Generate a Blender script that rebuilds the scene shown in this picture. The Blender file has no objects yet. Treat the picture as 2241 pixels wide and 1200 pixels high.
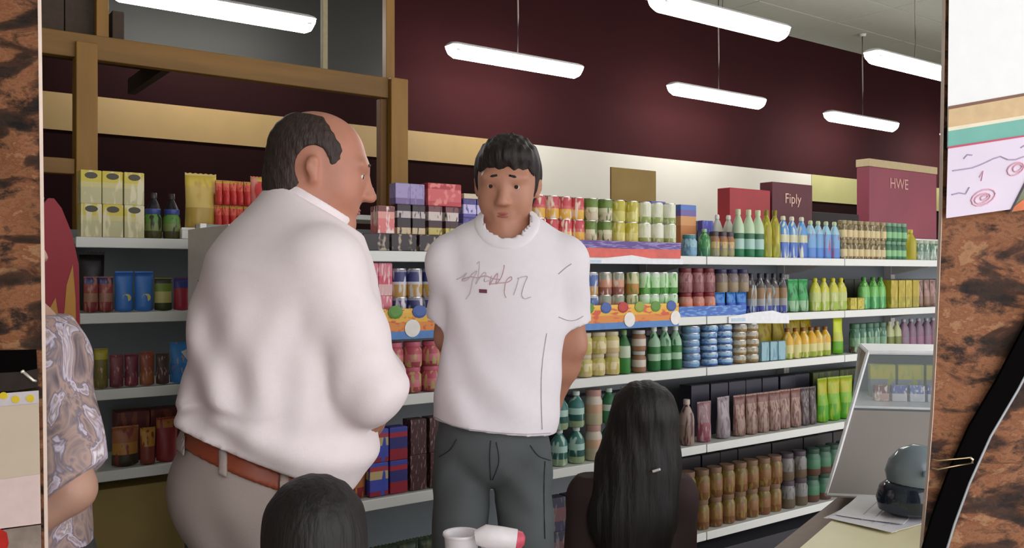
import bpy, bmesh, math, random
import numpy as np
from mathutils import Vector, Matrix, noise as mnoise

# ------------------------------------------------------------------ camera, world, exposure
SC = bpy.context.scene
COL = SC.collection
EYE = 1.42
FPX = 1950.0
TH = math.radians(36.04)            # the shelf wall runs 36 degrees off the picture plane
CT, ST = math.cos(TH), math.sin(TH)
cam_d = bpy.data.cameras.new('camera')
cam_d.sensor_width = 36.0
cam_d.lens = FPX / 2241.0 * 36.0
cam_d.clip_start = 0.05
cam = bpy.data.objects.new('camera', cam_d)
COL.objects.link(cam)
cam.location = (0, 0, EYE)
cam.rotation_euler = (math.pi / 2, 0, -TH)
SC.camera = cam

world = bpy.data.worlds.new('daylight')
SC.world = world
world.use_nodes = True
wb = world.node_tree.nodes['Background']
wb.inputs[0].default_value = (1.0, 0.96, 0.99, 1)
wb.inputs[1].default_value = 1.25
SC.view_settings.view_transform = 'Standard'
SC.view_settings.look = 'None'
SC.view_settings.exposure = 1.1
SC.view_settings.gamma = 1.0
SC.view_settings.use_curve_mapping = False

# ------------------------------------------------------------------ helpers
VF = 2.839                          # distance from the camera to the front plane of the shelves


def c2w(X, Y, Z=0.0):
    """right / ahead / up as seen by the photographer -> place coordinates"""
    return Vector((X * CT + Y * ST, -X * ST + Y * CT, Z))


def P(px, py, depth):
    return np.array(((px - 1120.5) / FPX * depth, depth, EYE - (py - 600.0) / FPX * depth))


def U(px, v):
    a = (px - 1120.5) / FPX
    return v * (ST + CT * a) / (CT - ST * a)


def lin(c):
    def f(x):
        x /= 255.0
        return x / 12.92 if x <= 0.04045 else ((x + 0.055) / 1.055) ** 2.4
    return (f(c[0]), f(c[1]), f(c[2]), 1.0)


_mats = {}


def mat(name, col, rough=0.6, metal=0.0, var=0.06, scale=40.0, bump=0.0, bscale=None, spec=0.5,
        sss=0.0, alpha=1.0, trans=0.0, stretch=(1, 1, 1), coord='Object', emit=None, estr=0.0):
    if name in _mats:
        return _mats[name]
    m = bpy.data.materials.new(name)
    m.use_nodes = True
    nt = m.node_tree
    b = nt.nodes['Principled BSDF']
    N, L = nt.nodes.new, nt.links.new
    tc = N('ShaderNodeTexCoord')
    mp = N('ShaderNodeMapping')
    mp.inputs['Scale'].default_value = stretch
    L(tc.outputs[coord], mp.inputs[0])
    nz = N('ShaderNodeTexNoise')
    nz.inputs['Scale'].default_value = scale
    nz.inputs['Detail'].default_value = 4
    L(mp.outputs[0], nz.inputs['Vector'])
    c = lin(col)
    mx = N('ShaderNodeMix')
    mx.data_type = 'RGBA'
    mx.inputs[6].default_value = tuple(max(0, x * (1 - 2.2 * var)) for x in c[:3]) + (1,)
    mx.inputs[7].default_value = tuple(min(1, x * (1 + 2.2 * var)) for x in c[:3]) + (1,)
    L(nz.outputs[0], mx.inputs[0])
    L(mx.outputs[2], b.inputs['Base Color'])
    b.inputs['Roughness'].default_value = rough
    b.inputs['Metallic'].default_value = metal
    b.inputs['Specular IOR Level'].default_value = spec
    if sss:
        b.inputs['Subsurface Weight'].default_value = sss
        b.inputs['Subsurface Radius'].default_value = (0.02, 0.008, 0.005)
        b.inputs['Subsurface Scale'].default_value = 0.4
    if trans:
        b.inputs['Transmission Weight'].default_value = trans
    if alpha < 1:
        b.inputs['Alpha'].default_value = alpha
    if emit:
        b.inputs['Emission Color'].default_value = lin(emit)
        b.inputs['Emission Strength'].default_value = estr
    if bump:
        bp = N('ShaderNodeBump')
        bp.inputs['Strength'].default_value = bump
        bp.inputs['Distance'].default_value = 0.01
        n2 = N('ShaderNodeTexNoise')
        n2.inputs['Scale'].default_value = bscale or scale
        n2.inputs['Detail'].default_value = 5
        L(mp.outputs[0], n2.inputs['Vector'])
        L(n2.outputs[0], bp.inputs['Height'])
        L(bp.outputs[0], b.inputs['Normal'])
    _mats[name] = m
    return m


def printmat(name, stops, blot=None, bscale=5.0, bcut=0.58, rough=0.45, metal=0.0):
    """printed packaging: bands of ink over the height (lowest first: (from, colour)) and a loose print of a second ink"""
    if name in _mats:
        return _mats[name]
    m = bpy.data.materials.new(name)
    m.use_nodes = True
    nt = m.node_tree
    b = nt.nodes['Principled BSDF']
    N, L = nt.nodes.new, nt.links.new
    tc = N('ShaderNodeTexCoord')
    sp = N('ShaderNodeSeparateXYZ')
    L(tc.outputs['Generated'], sp.inputs[0])
    rp = N('ShaderNodeValToRGB')
    rp.color_ramp.interpolation = 'CONSTANT'
    el = rp.color_ramp.elements
    while len(el) < len(stops):
        el.new(0.5)
    while len(el) > len(stops):
        el.remove(el[-1])
    for i, (p, c) in enumerate(stops):
        el[i].position = p
        el[i].color = lin(c)
    L(sp.outputs[2], rp.inputs[0])
    src = rp.outputs[0]
    if blot:
        oi = N('ShaderNodeObjectInfo')
        ad = N('ShaderNodeVectorMath')
        ad.operation = 'ADD'
        L(tc.outputs['Generated'], ad.inputs[0])
        L(oi.outputs['Random'], ad.inputs[1])
        nz = N('ShaderNodeTexNoise')
        nz.inputs['Scale'].default_value = bscale
        nz.inputs['Detail'].default_value = 1
        ml = N('ShaderNodeVectorMath')
        ml.operation = 'MULTIPLY'
        ml.inputs[1].default_value = (1.2, 1.2, .55)
        L(ad.outputs[0], ml.inputs[0])
        L(ml.outputs[0], nz.inputs['Vector'])
        gt = N('ShaderNodeMapRange')
        gt.inputs['From Min'].default_value = bcut - 0.05
        gt.inputs['From Max'].default_value = bcut + 0.05
        L(nz.outputs[0], gt.inputs['Value'])
        mx = N('ShaderNodeMix')
        mx.data_type = 'RGBA'
        L(gt.outputs[0], mx.inputs[0])
        L(src, mx.inputs[6])
        mx.inputs[7].default_value = lin(blot)
        src = mx.outputs[2]
    L(src, b.inputs['Base Color'])
    b.inputs['Roughness'].default_value = rough
    b.inputs['Metallic'].default_value = metal
    _mats[name] = m
    return m


def new_obj(name, me, parent=None, loc=None, rz=None):
    o = bpy.data.objects.new(name, me)
    COL.objects.link(o)
    if parent is not None:
        o.parent = parent
    if loc is not None:
        o.location = loc
    if rz is not None:
        o.rotation_euler = (0, 0, rz)
    return o


def tag(o, label, cat, group=None):
    o['label'] = label
    o['category'] = cat
    if group:
        o['group'] = group
    return o


def struct(o):
    o['kind'] = 'structure'
    return o


def thing(name, label, cat, loc=(0, 0, 0), rz=0.0, group=None):
    return tag(new_obj(name, None, None, loc, rz), label, cat, group)


class MB:
    """collects shapes into one mesh"""
    def __init__(self):
        self.bm = bmesh.new()

    def box(self, x0, x1, y0, y1, z0, z1, bev=0.0, M=None):
        r = bmesh.ops.create_cube(self.bm, size=1.0)
        vs = r['verts']
        S = Matrix.Translation(((x0 + x1) / 2, (y0 + y1) / 2, (z0 + z1) / 2)) @ Matrix.Diagonal((x1 - x0, y1 - y0, z1 - z0, 1))
        bmesh.ops.transform(self.bm, matrix=S, verts=vs)
        if bev:
            es = list({e for v in vs for e in v.link_edges})
            rr = bmesh.ops.bevel(self.bm, geom=es, offset=bev, segments=2, affect='EDGES', profile=0.5)
            vs = list({v for f in rr['faces'] for v in f.verts} | {v for v in vs if v.is_valid})
        if M is not None:
            bmesh.ops.transform(self.bm, matrix=M, verts=vs)
        return self

    def lathe(self, prof, seg=14, M=None, cap=True):
        rings = []
        nv = []
        for r, z in prof:
            ring = [self.bm.verts.new((r * math.cos(2 * math.pi * i / seg), r * math.sin(2 * math.pi * i / seg), z)) for i in range(seg)]
            rings.append(ring)
            nv += ring
        for a, b in zip(rings, rings[1:]):
            for i in range(seg):
                j = (i + 1) % seg
                self.bm.faces.new((a[i], a[j], b[j], b[i]))
        if cap:
            self.bm.faces.new(list(reversed(rings[0])))
            self.bm.faces.new(rings[-1])
        if M is not None:
            bmesh.ops.transform(self.bm, matrix=M, verts=nv)
        return self

    def tube(self, pts, r, seg=8):
        pts = [Vector(p) for p in pts]
        rings = []
        up = Vector((0, 0, 1))
        for i, p in enumerate(pts):
            t = (pts[min(i + 1, len(pts) - 1)] - pts[max(i - 1, 0)]).normalized()
            a = t.cross(up)
            if a.length < 1e-3:
                a = t.cross(Vector((1, 0, 0)))
            a.normalize()
            b = t.cross(a).normalized()
            rr = r[i] if isinstance(r, (list, tuple)) else r
            rings.append([self.bm.verts.new(p + rr * (math.cos(2 * math.pi * k / seg) * a + math.sin(2 * math.pi * k / seg) * b)) for k in range(seg)])
        for x, y in zip(rings, rings[1:]):
            for k in range(seg):
                self.bm.faces.new((x[k], x[(k + 1) % seg], y[(k + 1) % seg], y[k]))
        self.bm.faces.new(list(reversed(rings[0])))
        self.bm.faces.new(rings[-1])
        return self

    def prism(self, poly, off):
        """poly: 3d points in order, off: extrusion vector"""
        off = Vector(off)
        a = [self.bm.verts.new(Vector(p)) for p in poly]
        b = [self.bm.verts.new(Vector(p) + off) for p in poly]
        self.bm.faces.new(a)
        self.bm.faces.new(list(reversed(b)))
        n = len(a)
        for i in range(n):
            self.bm.faces.new((a[i], b[i], b[(i + 1) % n], a[(i + 1) % n]))
        return self

    def mesh(self, name, m, smooth=False, angle=None):
        bmesh.ops.recalc_face_normals(self.bm, faces=self.bm.faces[:])
        me = bpy.data.meshes.new(name)
        self.bm.to_mesh(me)
        self.bm.free()
        if m:
            me.materials.append(m)
        if smooth:
            me.polygons.foreach_set('use_smooth', [True] * len(me.polygons))
            if angle:
                try:
                    me.set_sharp_from_angle(angle=math.radians(angle))
                except Exception:
                    pass
        return me

    def obj(self, name, m, parent=None, smooth=False, angle=None, loc=None, rz=None):
        return new_obj(name, self.mesh(name, m, smooth, angle), parent, loc, rz)


def text_mesh(s, size, depth, m, name='lettering'):
    cu = bpy.data.curves.new(name, 'FONT')
    cu.body = s
    cu.size = size
    cu.extrude = depth
    cu.align_x = 'CENTER'
    o = bpy.data.objects.new(name, cu)
    COL.objects.link(o)
    dg = bpy.context.evaluated_depsgraph_get()
    me = bpy.data.meshes.new_from_object(o.evaluated_get(dg))
    bpy.data.objects.remove(o)
    me.name = name
    me.materials.clear()
    me.materials.append(m)
    return me


# ------------------------------------------------------------------ the room
ZC = 3.91
VW = 5.839
m_maroon = mat('maroon_wall_paint', (42, 11, 13), 0.9, var=0.12, scale=1.6, spec=0.15)
m_ceil = mat('ceiling_grey', (176, 182, 172), 0.9, var=0.03)
m_floor = mat('floor_beige', (150, 138, 110), 0.4, var=0.1, scale=6)
m_cream = mat('cream_band_paint', (128, 104, 56), 0.6, var=0.05, scale=5)
m_whitewall = mat('white_wall_paint', (166, 164, 152), 0.7, var=0.03, scale=3)
m_darkgrey = mat('grey_green_board', (30, 31, 26), 0.7, var=0.2, scale=1.2, spec=.3)
m_darkwall = mat('dark_brown_paint', (26, 9, 9), 0.95, var=0.15, scale=2, spec=.08)

UL, UR = -1.7, 15.0
struct(MB().box(UL, UR, -2.5, VW, -0.1, 0).obj('floor', m_floor))
ceil_o = struct(MB().box(UL, UR, -2.5, VW + 0.1, ZC + 0.012, ZC + 0.1).obj('ceiling', m_ceil))
wb_o = struct(MB().box(UL, UR, VW, VW + 0.1, 0, ZC + 0.012).obj('wall_back', m_maroon))
struct(MB().box(UL - 0.1, UL, -2.5, VW + 0.1, 0, ZC + 0.1).obj('wall_left', m_whitewall))
struct(MB().box(UR, UR + 0.1, -2.5, VW + 0.1, 0, ZC + 0.1).obj('wall_right', m_maroon))
# white lower wall field, cream band, dark strip below the band
u1, u2 = U(1090, VW), U(1772, VW)
MB().box(u1, u2, VW - 0.02, VW, 0.0, 2.485).obj('wall_panel', m_whitewall, wb_o)
struct(MB().box(UL, u1, VW - 0.025, VW, 2.27, 2.49).obj('trim_1', m_cream))
struct(MB().box(u2, UR, VW - 0.025, VW, 2.20, 2.485).obj('trim_2', mat('olive_band_paint', (142, 140, 88), 0.6, var=0.06, scale=5)))
MB().box(UL, u1, VW - 0.012, VW, 0.0, 2.27).obj('wall_panel', m_darkwall, wb_o)
MB().box(u2, UR, VW - 0.012, VW, 0.0, 2.20).obj('wall_panel', m_darkwall, wb_o)
# grey-green board over the back wall behind the timber loft
MB().box(UL, U(846, VW), VW - 0.03, VW, 2.80, ZC).obj('wall_panel', m_darkgrey, wb_o)
MB().box(UL, U(846, VW), VW - 0.02, VW, 2.491, 2.799).obj('wall_panel', m_darkwall, wb_o)
# ceiling panels
tile = MB().box(-0.595, 0.595, -0.295, 0.295, 0, 0.012, 0.003).mesh('ceiling_tile', mat('ceiling_tile_grey', (186, 192, 180), 0.85, var=0.03, scale=12))
for i in range(9):
    for j in range(10):
        new_obj('ceiling_tile', tile, ceil_o, (3.6 + 1.2 * i, VW - 0.3 - 0.6 * j, ZC))

# ------------------------------------------------------------------ pendant fluorescent lamps
m_tube = bpy.data.materials.new('lamp_diffuser_glow')
m_tube.use_nodes = True
_b = m_tube.node_tree.nodes['Principled BSDF']
_b.inputs['Base Color'].default_value = (0.9, 0.9, 0.9, 1)
_b.inputs['Emission Color'].default_value = (1.0, 0.955, 0.96, 1)
_b.inputs['Emission Strength'].default_value = 17.0
m_tray = mat('lamp_tray_grey', (196, 196, 196), 0.5)
m_cord = mat('lamp_cord', (168, 158, 150), 0.6)


def hull_profile(L, w, h):
    pr = []
    for s, x in ((0.45, -L / 2), (0.8, -L / 2 + 0.015), (1.0, -L / 2 + 0.05), (1.0, L / 2 - 0.05), (0.8, L / 2 - 0.015), (0.45, L / 2)):
        pr.append((x, s))
    return pr


def lamp_mesh(L, w, h, z0, lower):
    mb = MB()
    rings = []
    n = 10
    for x, s in hull_profile(L, w, h):
        ring = []
        for k in range(n + 1):
            a = math.pi * k / n
            y = math.cos(a) * w / 2 * (0.6 + 0.4 * s)
            z = (-math.sin(a) if lower else math.sin(a)) * h * s
            ring.append(mb.bm.verts.new((x, y, z0 + z)))
        rings.append(ring)
    for a, b in zip(rings, rings[1:]):
        for k in range(n):
            mb.bm.faces.new((a[k], a[k + 1], b[k + 1], b[k]))
        mb.bm.faces.new((a[n], a[0], b[0], b[n]))
    mb.bm.faces.new(rings[0])
    mb.bm.faces.new(rings[-1])
    return mb


lm_diff = lamp_mesh(1.2, 0.13, 0.085, 0, True).mesh('diffuser', m_tube, True, 50)
lm_tray = lamp_mesh(1.21, 0.135, 0.03, 0.001, False).mesh('tray', m_tray, True, 50)
lm_clip = MB().box(-0.02, 0.02, -0.06, 0.06, -0.04, 0.012, 0.006).mesh('end_clip', m_tray)
ZL = 3.03
lamps = []
for k in range(5):
    lamps.append((1.71 + 2.22 * k, 5.33, ['nearest the timber loft', 'above the young man', 'over the cardboard sheet', 'over the dark red cartons', 'beyond the maroon carton'][k], 'hung along the back wall'))
for k in range(2):
    lamps.append((4.30 + 2.19 * k, 3.69, ['above the stacked drink cans', 'beside the grey ceiling edge'][k], 'hung over the shelves'))
for u, v, where, row in lamps:
    t = thing('pendant_fluorescent_lamp', 'lit white batten lamp %s, %s' % (row, where), 'lamp', (u, v, ZL), 0, 'hanging fluorescent lamps')
    new_obj('diffuser', lm_diff, t)
    new_obj('tray', lm_tray, t)
    for s in (-1, 1):
        new_obj('end_clip', lm_clip, t, (s * 0.55, 0, 0.001))
    MB().tube([(0, 0, 0.025), (0.004, 0, 0.3), (-0.002, 0, 0.6), (0, 0, ZC - ZL)], 0.007, 6).obj('cord', m_cord, t, True)
    MB().lathe([(0.03, ZC - ZL - 0.03), (0.04, ZC - ZL - 0.004)], 12).obj('ceiling_rose', m_tray, t)

# ------------------------------------------------------------------ timber loft frame behind the shelves
m_wood = mat('pine_timber', (140, 102, 38), 0.6, var=0.22, scale=14, stretch=(1, 1, 0.12), bump=0.15)
m_woodh = mat('pine_timber_beam', (122, 88, 32), 0.6, var=0.25, scale=14, stretch=(0.12, 1, 1), bump=0.15)
VP = VF + 1.30
up1, up2 = U(186, VP), U(866, VP)
lo = thing('timber_loft_frame', 'yellowish pine loft frame of posts and a long beam behind the shelves', 'frame', (up2, VP, 0))
MB().box(-0.05, 0.05, -0.045, 0.045, 0, 2.44, 0.004).obj('post', m_wood, lo)
MB().box(-0.05, 0.0, 0.01, 0.055, 2.44, ZC, 0.003).obj('stud', m_wood, lo)
MB().box(-0.09, -0.052, 0.0, 0.045, 0, 2.33, 0.003).obj('stud', mat('pine_dark', (110, 76, 34), 0.7, var=0.2, scale=14, stretch=(1, 1, .12)), lo)
d = up1 - up2
MB().box(d - 0.042, d + 0.042, -0.045, 0.045, 0, 2.40, 0.004).obj('post', m_wood, lo)
MB().box(d + 0.045, d + 0.095, 0.0, 0.05, 2.42, ZC, 0.003).obj('stud', m_wood, lo)
MB().box(d - 1.3, -0.052, -0.02, 0.03, 2.335, 2.44, 0.004).obj('beam', m_woodh, lo)
MB().box(d - 1.3, d - 0.043, -0.03, 0.02, 1.84, 1.905, 0.004).obj('rail', m_woodh, lo)
MB().box(U(712, VP) - up2 - 0.014, U(712, VP) - up2 + 0.014, 0.0, 0.03, 2.44, ZC, 0.003).obj('stud', mat('pale_stud', (150, 142, 110), 0.7, var=.1), lo)
for k in range(3):
    MB().box(d - 0.9 + 0.62 * k, d - 0.86 + 0.62 * k, 0.03, 0.75, 2.35, 2.43, 0.003).obj('joist', mat('dark_joist', (52, 36, 24), 0.8, var=.2), lo)
# old cartons stored up on the loft
for k, (pa, pb, zt) in enumerate(((60, 132, 2.64), (134, 200, 2.62), (236, 262, 2.58))):
    a, b = U(pa, VP + 0.15), U(pb, VP + 0.15)
    o = MB().box(0, b - a, 0, 0.25, 0, zt - 2.441, 0.004).obj('storage_carton', mat('dim_carton', (70, 58, 48), 0.9, var=.15), None, loc=(a, VP + 0.06, 2.441))
    MB().box(0.01, b - a - 0.01, 0.10, 0.15, zt - 2.441, zt - 2.439).obj('tape', mat('carton_tape', (96, 82, 60), 0.5), o)
    tag(o, ['broad dusty brown carton standing on the loft beam', 'square dusty brown carton next to the loft stud', 'narrow dusty carton on the loft right of the stud'][k], 'carton')
MB().box(d - 1.3, d + 0.35, 0.031, 0.5, 2.43, 2.441).obj('loft_board', mat('dark_joist', (52, 36, 24)), lo)
# ------------------------------------------------------------------ shelving units
m_shelf = mat('shelf_white_enamel', (222, 226, 222), 0.35, var=0.02, scale=8)
m_back = mat('shelf_back_grey', (120, 128, 134), 0.5, var=0.05, scale=4)
m_upr = mat('upright_white', (214, 210, 208), 0.45, var=0.03)
m_hole = mat('upright_slot_dark', (60, 58, 58), 0.8)
SH = [1.50, 1.22, 0.98, 0.62, 0.21]
SD = 0.42
edges = [0.965, 2.09, 3.188, 4.284, 5.38, 6.48]
unit_names = ['holding red and dark biscuit packs, behind the older man', 'holding the stacked drink cans, behind the young man',
              'holding green bottles and dark jars, beyond the girl', 'holding yellow and green packs below the dark red cartons',
              'at the far end past the maroon carton']


def gondola(u0, u1, v0, depth, zs, label, top, group='white shelving units along the aisle'):
    t = thing('shelving_unit', label, 'shelf', (u0, v0, 0), 0, group)
    w = u1 - u0
    MB().box(0.004, w - 0.004, depth, depth + 0.02, 0.02, top).obj('back_panel', m_back, t)
    for x in (0.012, w - 0.012):
        up = MB().box(x - 0.011, x + 0.011, depth - 0.05, depth - 0.001, 0, top).obj('upright', m_upr, t)
    hm = MB().box(-0.0115, 0.0115, -0.006, 0.006, -0.012, 0.012).mesh('slot', m_hole)
    for k in range(10):
        new_obj('slot', hm, up, (w - 0.012, depth - 0.03, 0.4 + 0.1 * k))
    for z in zs:
        s = MB().box(0.003, w - 0.003, 0.006, depth, z - 0.024, z, 0.002).obj('shelf_board', m_shelf, t)
        MB().box(0.003, w - 0.003, -0.006, 0.006, z - 0.036, z + 0.003, 0.003).obj('price_rail', m_shelf, s)
    for x in (0.012, w - 0.012):
        for z in zs:
            mb = MB()
            mb.prism([(x - 0.006, 0.06, z - 0.025), (x - 0.006, depth - 0.02, z - 0.025), (x - 0.006, depth - 0.02, z - 0.09)], (0.012, 0, 0))
            mb.obj('bracket', m_upr, t)
    MB().box(0.003, w - 0.003, 0.03, depth - 0.002, 0.0, 0.10).obj('plinth', mat('plinth_dark', (54, 54, 60), 0.6), t)
    return t


for i in range(5):
    gondola(edges[i], edges[i + 1], VF, SD, SH, 'white metal shelving unit ' + unit_names[i], 1.60)
# end panel of the run, with a red and orange poster strip
ep = tag(MB().box(edges[0] - 0.022, edges[0] - 0.001, VF + 0.0, VF + SD + 0.02, 0, 1.58, 0.003).obj('shelf_end_panel', m_upr),
         'white perforated end panel closing the long shelving run behind the older man', 'panel')
hm = MB().box(-0.002, 0.001, -0.007, 0.007, -0.014, 0.014).mesh('slot', m_hole)
for k in range(14):
    new_obj('slot', hm, ep, (edges[0] - 0.0225, VF + 0.06, 0.8 + 0.055 * k))
ps = tag(MB().box(edges[0] - 0.028, edges[0] - 0.0225, VF + 0.10, VF + 0.30, 1.14, 1.40).obj('poster_strip', mat('poster_red', (178, 44, 40), 0.5)),
         'red and orange poster strip on the white end panel', 'poster')
MB().box(edges[0] - 0.030, edges[0] - 0.028, VF + 0.10, VF + 0.18, 1.14, 1.40).obj('orange_border', mat('poster_orange', (214, 140, 60), 0.5), ps)

# the smaller set-back unit at the left
VL = VF + 0.713
LZ = [1.553, 1.273, 0.989, 0.687]
gondola(0.62, 1.22, VL, 0.40, LZ, 'white set-back shelving unit holding yellow cartons and snack bags under the loft', 1.60, 'white shelving units along the aisle')

# ------------------------------------------------------------------ packaging prototypes: (root mesh, [(part name, mesh, offset)])
PROT = {}
m_tin = mat('tin_metal', (190, 190, 186), 0.3, 0.85, var=0.03)
m_white_cap = mat('cap_white', (236, 236, 230), 0.4)
CAPS = {}


def capmat(c):
    return mat('cap_%d_%d_%d' % c, c, 0.4, var=0.03)


def can(key, w, h, pm, lid=None):
    r = w / 2 * 0.97
    body = MB().lathe([(r * 0.9, 0), (r, 0.006), (r, h - 0.010), (r * 0.93, h - 0.003)], 14).mesh('can_body', pm, True, 40)
    lidm = MB().lathe([(r * 0.95, h - 0.0035), (r * 0.95, h), (r * 0.84, h), (r * 0.82, h - 0.002)], 14).mesh('lid', lid or m_tin, True, 40)
    return body, [('lid', lidm)]


def bottle(key, w, h, pm, cap=(236, 236, 230), label=None):
    r = w / 2 * 0.96
    body = MB().lathe([(r * 0.88, 0), (r, 0.008), (r, h * 0.55), (r * 0.93, h * 0.66), (r * 0.55, h * 0.80), (r * 0.36, h * 0.86), (r * 0.36, h * 0.9)], 14).mesh('bottle_body', pm, True, 50)
    capm = MB().lathe([(r * 0.44, h * 0.885), (r * 0.44, h * 0.985), (r * 0.38, h)], 12).mesh('cap', capmat(cap), True, 40)
    ps = [('cap', capm)]
    if label:
        lm = MB().lathe([(r * 1.012, h * 0.16), (r * 1.012, h * 0.5)], 14, cap=False).mesh('paper_label', mat('lab_%d_%d_%d' % label, label, 0.5), True)
        ps.append(('paper_label', lm))
    return body, ps


def jar(key, w, h, pm, cap=(60, 40, 36), label=None):
    r = w / 2 * 0.96
    body = MB().lathe([(r * 0.9, 0), (r, 0.008), (r, h * 0.68), (r * 0.82, h * 0.80), (r * 0.78, h * 0.84)], 14).mesh('jar_body', pm, True, 50)
    capm = MB().lathe([(r * 0.86, h * 0.82), (r * 0.88, h * 0.835), (r * 0.88, h * 0.985), (r * 0.82, h)], 14).mesh('lid', capmat(cap), True, 40)
    ps = [('lid', capm)]
    if label:
        lm = MB().lathe([(r * 1.012, h * 0.14), (r * 1.012, h * 0.58)], 14, cap=False).mesh('paper_label', mat('lab_%d_%d_%d' % label, label, 0.5), True)
        ps.append(('paper_label', lm))
    return body, ps


def pouch(key, w, h, pm, top=None, dd=None, patch=None):
    mb = MB()
    nx, nz = 6, 8
    d = (dd or w * 0.55) / 2
    grids = []
    for s in (-1, 1):
        g = []
        for k in range(nz + 1):
            row = []
            for i in range(nx + 1):
                a, b = i / nx, k / nz
                bul = (math.sin(math.pi * a) ** 0.6 if 0 < a < 1 else 0) * (min(1, (1 - b) * 1.6) ** 0.7 if b < 1 else 0) * (0.75 + 0.25 * math.sin(math.pi * min(1, b + .25)))
                x = (a - 0.5) * w * (0.94 + 0.05 * abs(2 * b - 1))
                row.append(mb.bm.verts.new((x, s * (d * bul + 0.002), b * h * 0.93 - (0.004 * math.sin(math.pi * a) if k == 0 else 0) + 0.004)))
            g.append(row)
        grids.append(g)
    for g in grids:
        for k in range(nz):
            for i in range(nx):
                mb.bm.faces.new((g[k][i], g[k][i + 1], g[k + 1][i + 1], g[k + 1][i]))
    A, B = grids
    for i in range(nx):
        mb.bm.faces.new((A[0][i], A[0][i + 1], B[0][i + 1], B[0][i]))
        mb.bm.faces.new((A[nz][i], A[nz][i + 1], B[nz][i + 1], B[nz][i]))
    for k in range(nz):
        mb.bm.faces.new((A[k][0], A[k + 1][0], B[k + 1][0], B[k][0]))
        mb.bm.faces.new((A[k][nx], A[k + 1][nx], B[k + 1][nx], B[k][nx]))
    body = mb.mesh('pouch_body', pm, True)
    mb = MB()
    n = 12
    poly = [(-w * 0.495, -0.0015, h * 0.925), (w * 0.495, -0.0015, h * 0.925)]
    poly += [(w * 0.495 - w * 0.99 * i / n, -0.0015, h * (1.0 if i % 2 == 0 else 0.985)) for i in range(n + 1)]
    mb.prism(poly, (0, 0.003, 0))
    seal = mb.mesh('crimped_seal', top or pm)
    ps = [('crimped_seal', seal)]
    if patch:
        ps.append(('print_patch', MB().lathe([(w * .26, 0), (w * .24, .003)], 14, Matrix.Translation((w * .08, -d * .86, h * .34)) @ Matrix.Rotation(math.pi / 2, 4, 'X') @ Matrix.Diagonal((1, .9, 1, 1))).mesh('print_patch', patch)))
    return body, ps


def carton(key, w, h, pm, dd=None, flap=None, label=None):
    d = dd or w * 0.7
    body = MB().box(-w / 2 + 0.001, w / 2 - 0.001, -d / 2, d / 2, 0, h - 0.001, 0.002).mesh('carton_body', pm)
    fl = MB().box(-w / 2 + 0.004, w / 2 - 0.004, -d / 2 + 0.004, d * 0.1, h - 0.0011, h).mesh('top_flap', flap or pm)
    ps = [('top_flap', fl)]
    if label:
        ps.append(('print_patch', MB().lathe([(w * 0.3, 0), (w * 0.3, 0.001)], 14, Matrix.Translation((0.0, -d / 2, h * 0.84)) @ Matrix.Rotation(math.pi / 2, 4, 'X') @ Matrix.Diagonal((1, 0.55, 1, 1))).mesh('print_patch', label)))
    return body, ps


def milk_bottle(key, w, h, pm, cap=(236, 236, 230)):
    """flat shouldered detergent bottle with a handle side"""
    mb = MB()
    rings = []
    for sx, z in ((0.92, 0), (1.0, 0.01), (1.0, h * 0.5), (0.9, h * 0.68), (0.5, h * 0.84), (0.26, h * 0.88), (0.26, h * 0.92)):
        ring = []
        for i in range(14):
            a = 2 * math.pi * i / 14
            cx, sy = math.cos(a), math.sin(a)
            x = math.copysign(abs(cx) ** 0.7, cx) * w / 2 * sx * 0.96
            y = math.copysign(abs(sy) ** 0.7, sy) * w * 0.32 * max(sx, 0.42)
            ring.append(mb.bm.verts.new((x, y, z)))
        rings.append(ring)
    for a, b in zip(rings, rings[1:]):
        for i in range(14):
            mb.bm.faces.new((a[i], a[(i + 1) % 14], b[(i + 1) % 14], b[i]))
    mb.bm.faces.new(list(reversed(rings[0])))
    mb.bm.faces.new(rings[-1])
    body = mb.mesh('bottle_body', pm, True, 60)
    capm = MB().lathe([(w * 0.17, h * 0.9), (w * 0.17, h * 0.97), (w * 0.12, h)], 12).mesh('cap', capmat(cap), True, 40)
    return body, [('cap', capm)]


KIND = dict(can=can, bottle=bottle, jar=jar, pouch=pouch, carton=carton, flask=milk_bottle)
rnd = random.Random(7)


def put(proto, name, u, v, z, rz, label, cat, group):
    body, parts = proto
    o = new_obj(name, body, None, (u, v, z), rz)
    tag(o, label, cat, group)
    for pn, me in parts:
        new_obj(pn, me, o)
    return o


def row(z, px0, px1, kind, w, h, pm, name, cat, label, group=None, v=None, extra=None, n=None, v0=VF, jit=None, lay=1):
    """one run of alike packs between two picture columns, standing on z; lay stacks them"""
    extra = extra or {}
    jit = (0.02 if kind == 'carton' else 0.15) if jit is None else jit
    dv = v if v is not None else (w * 0.5 + 0.015)
    vv = v0 + dv
    a, b = U(px0, vv), U(px1, vv)
    n = n or max(1, int((b - a) / w + 0.4))
    step = (b - a) / n
    w = min(w, step * 0.985)
    proto = KIND[kind](name, w, h, pm, **extra)
    for L in range(lay):
        for i in range(n):
            lab = label
            if lay > 1:
                lab = label + (', %s' % ('bottom layer' if L == 0 else ('top layer' if L == lay - 1 else 'middle layer')))
            put(proto, name, a + (i + 0.5) * step, vv + rnd.uniform(-0.004, 0.004), z + L * h,
                rnd.uniform(-jit, jit), lab, cat, group or (name.replace('_', ' ') + 's: ' + label))
    return n
# ------------------------------------------------------------------ goods on the shelves
def pmx(n, *st, **k):
    return printmat('print_' + n, [(p, c) for p, c in st], **k)


s1, s2, s3, s4, s5 = SH
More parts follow.
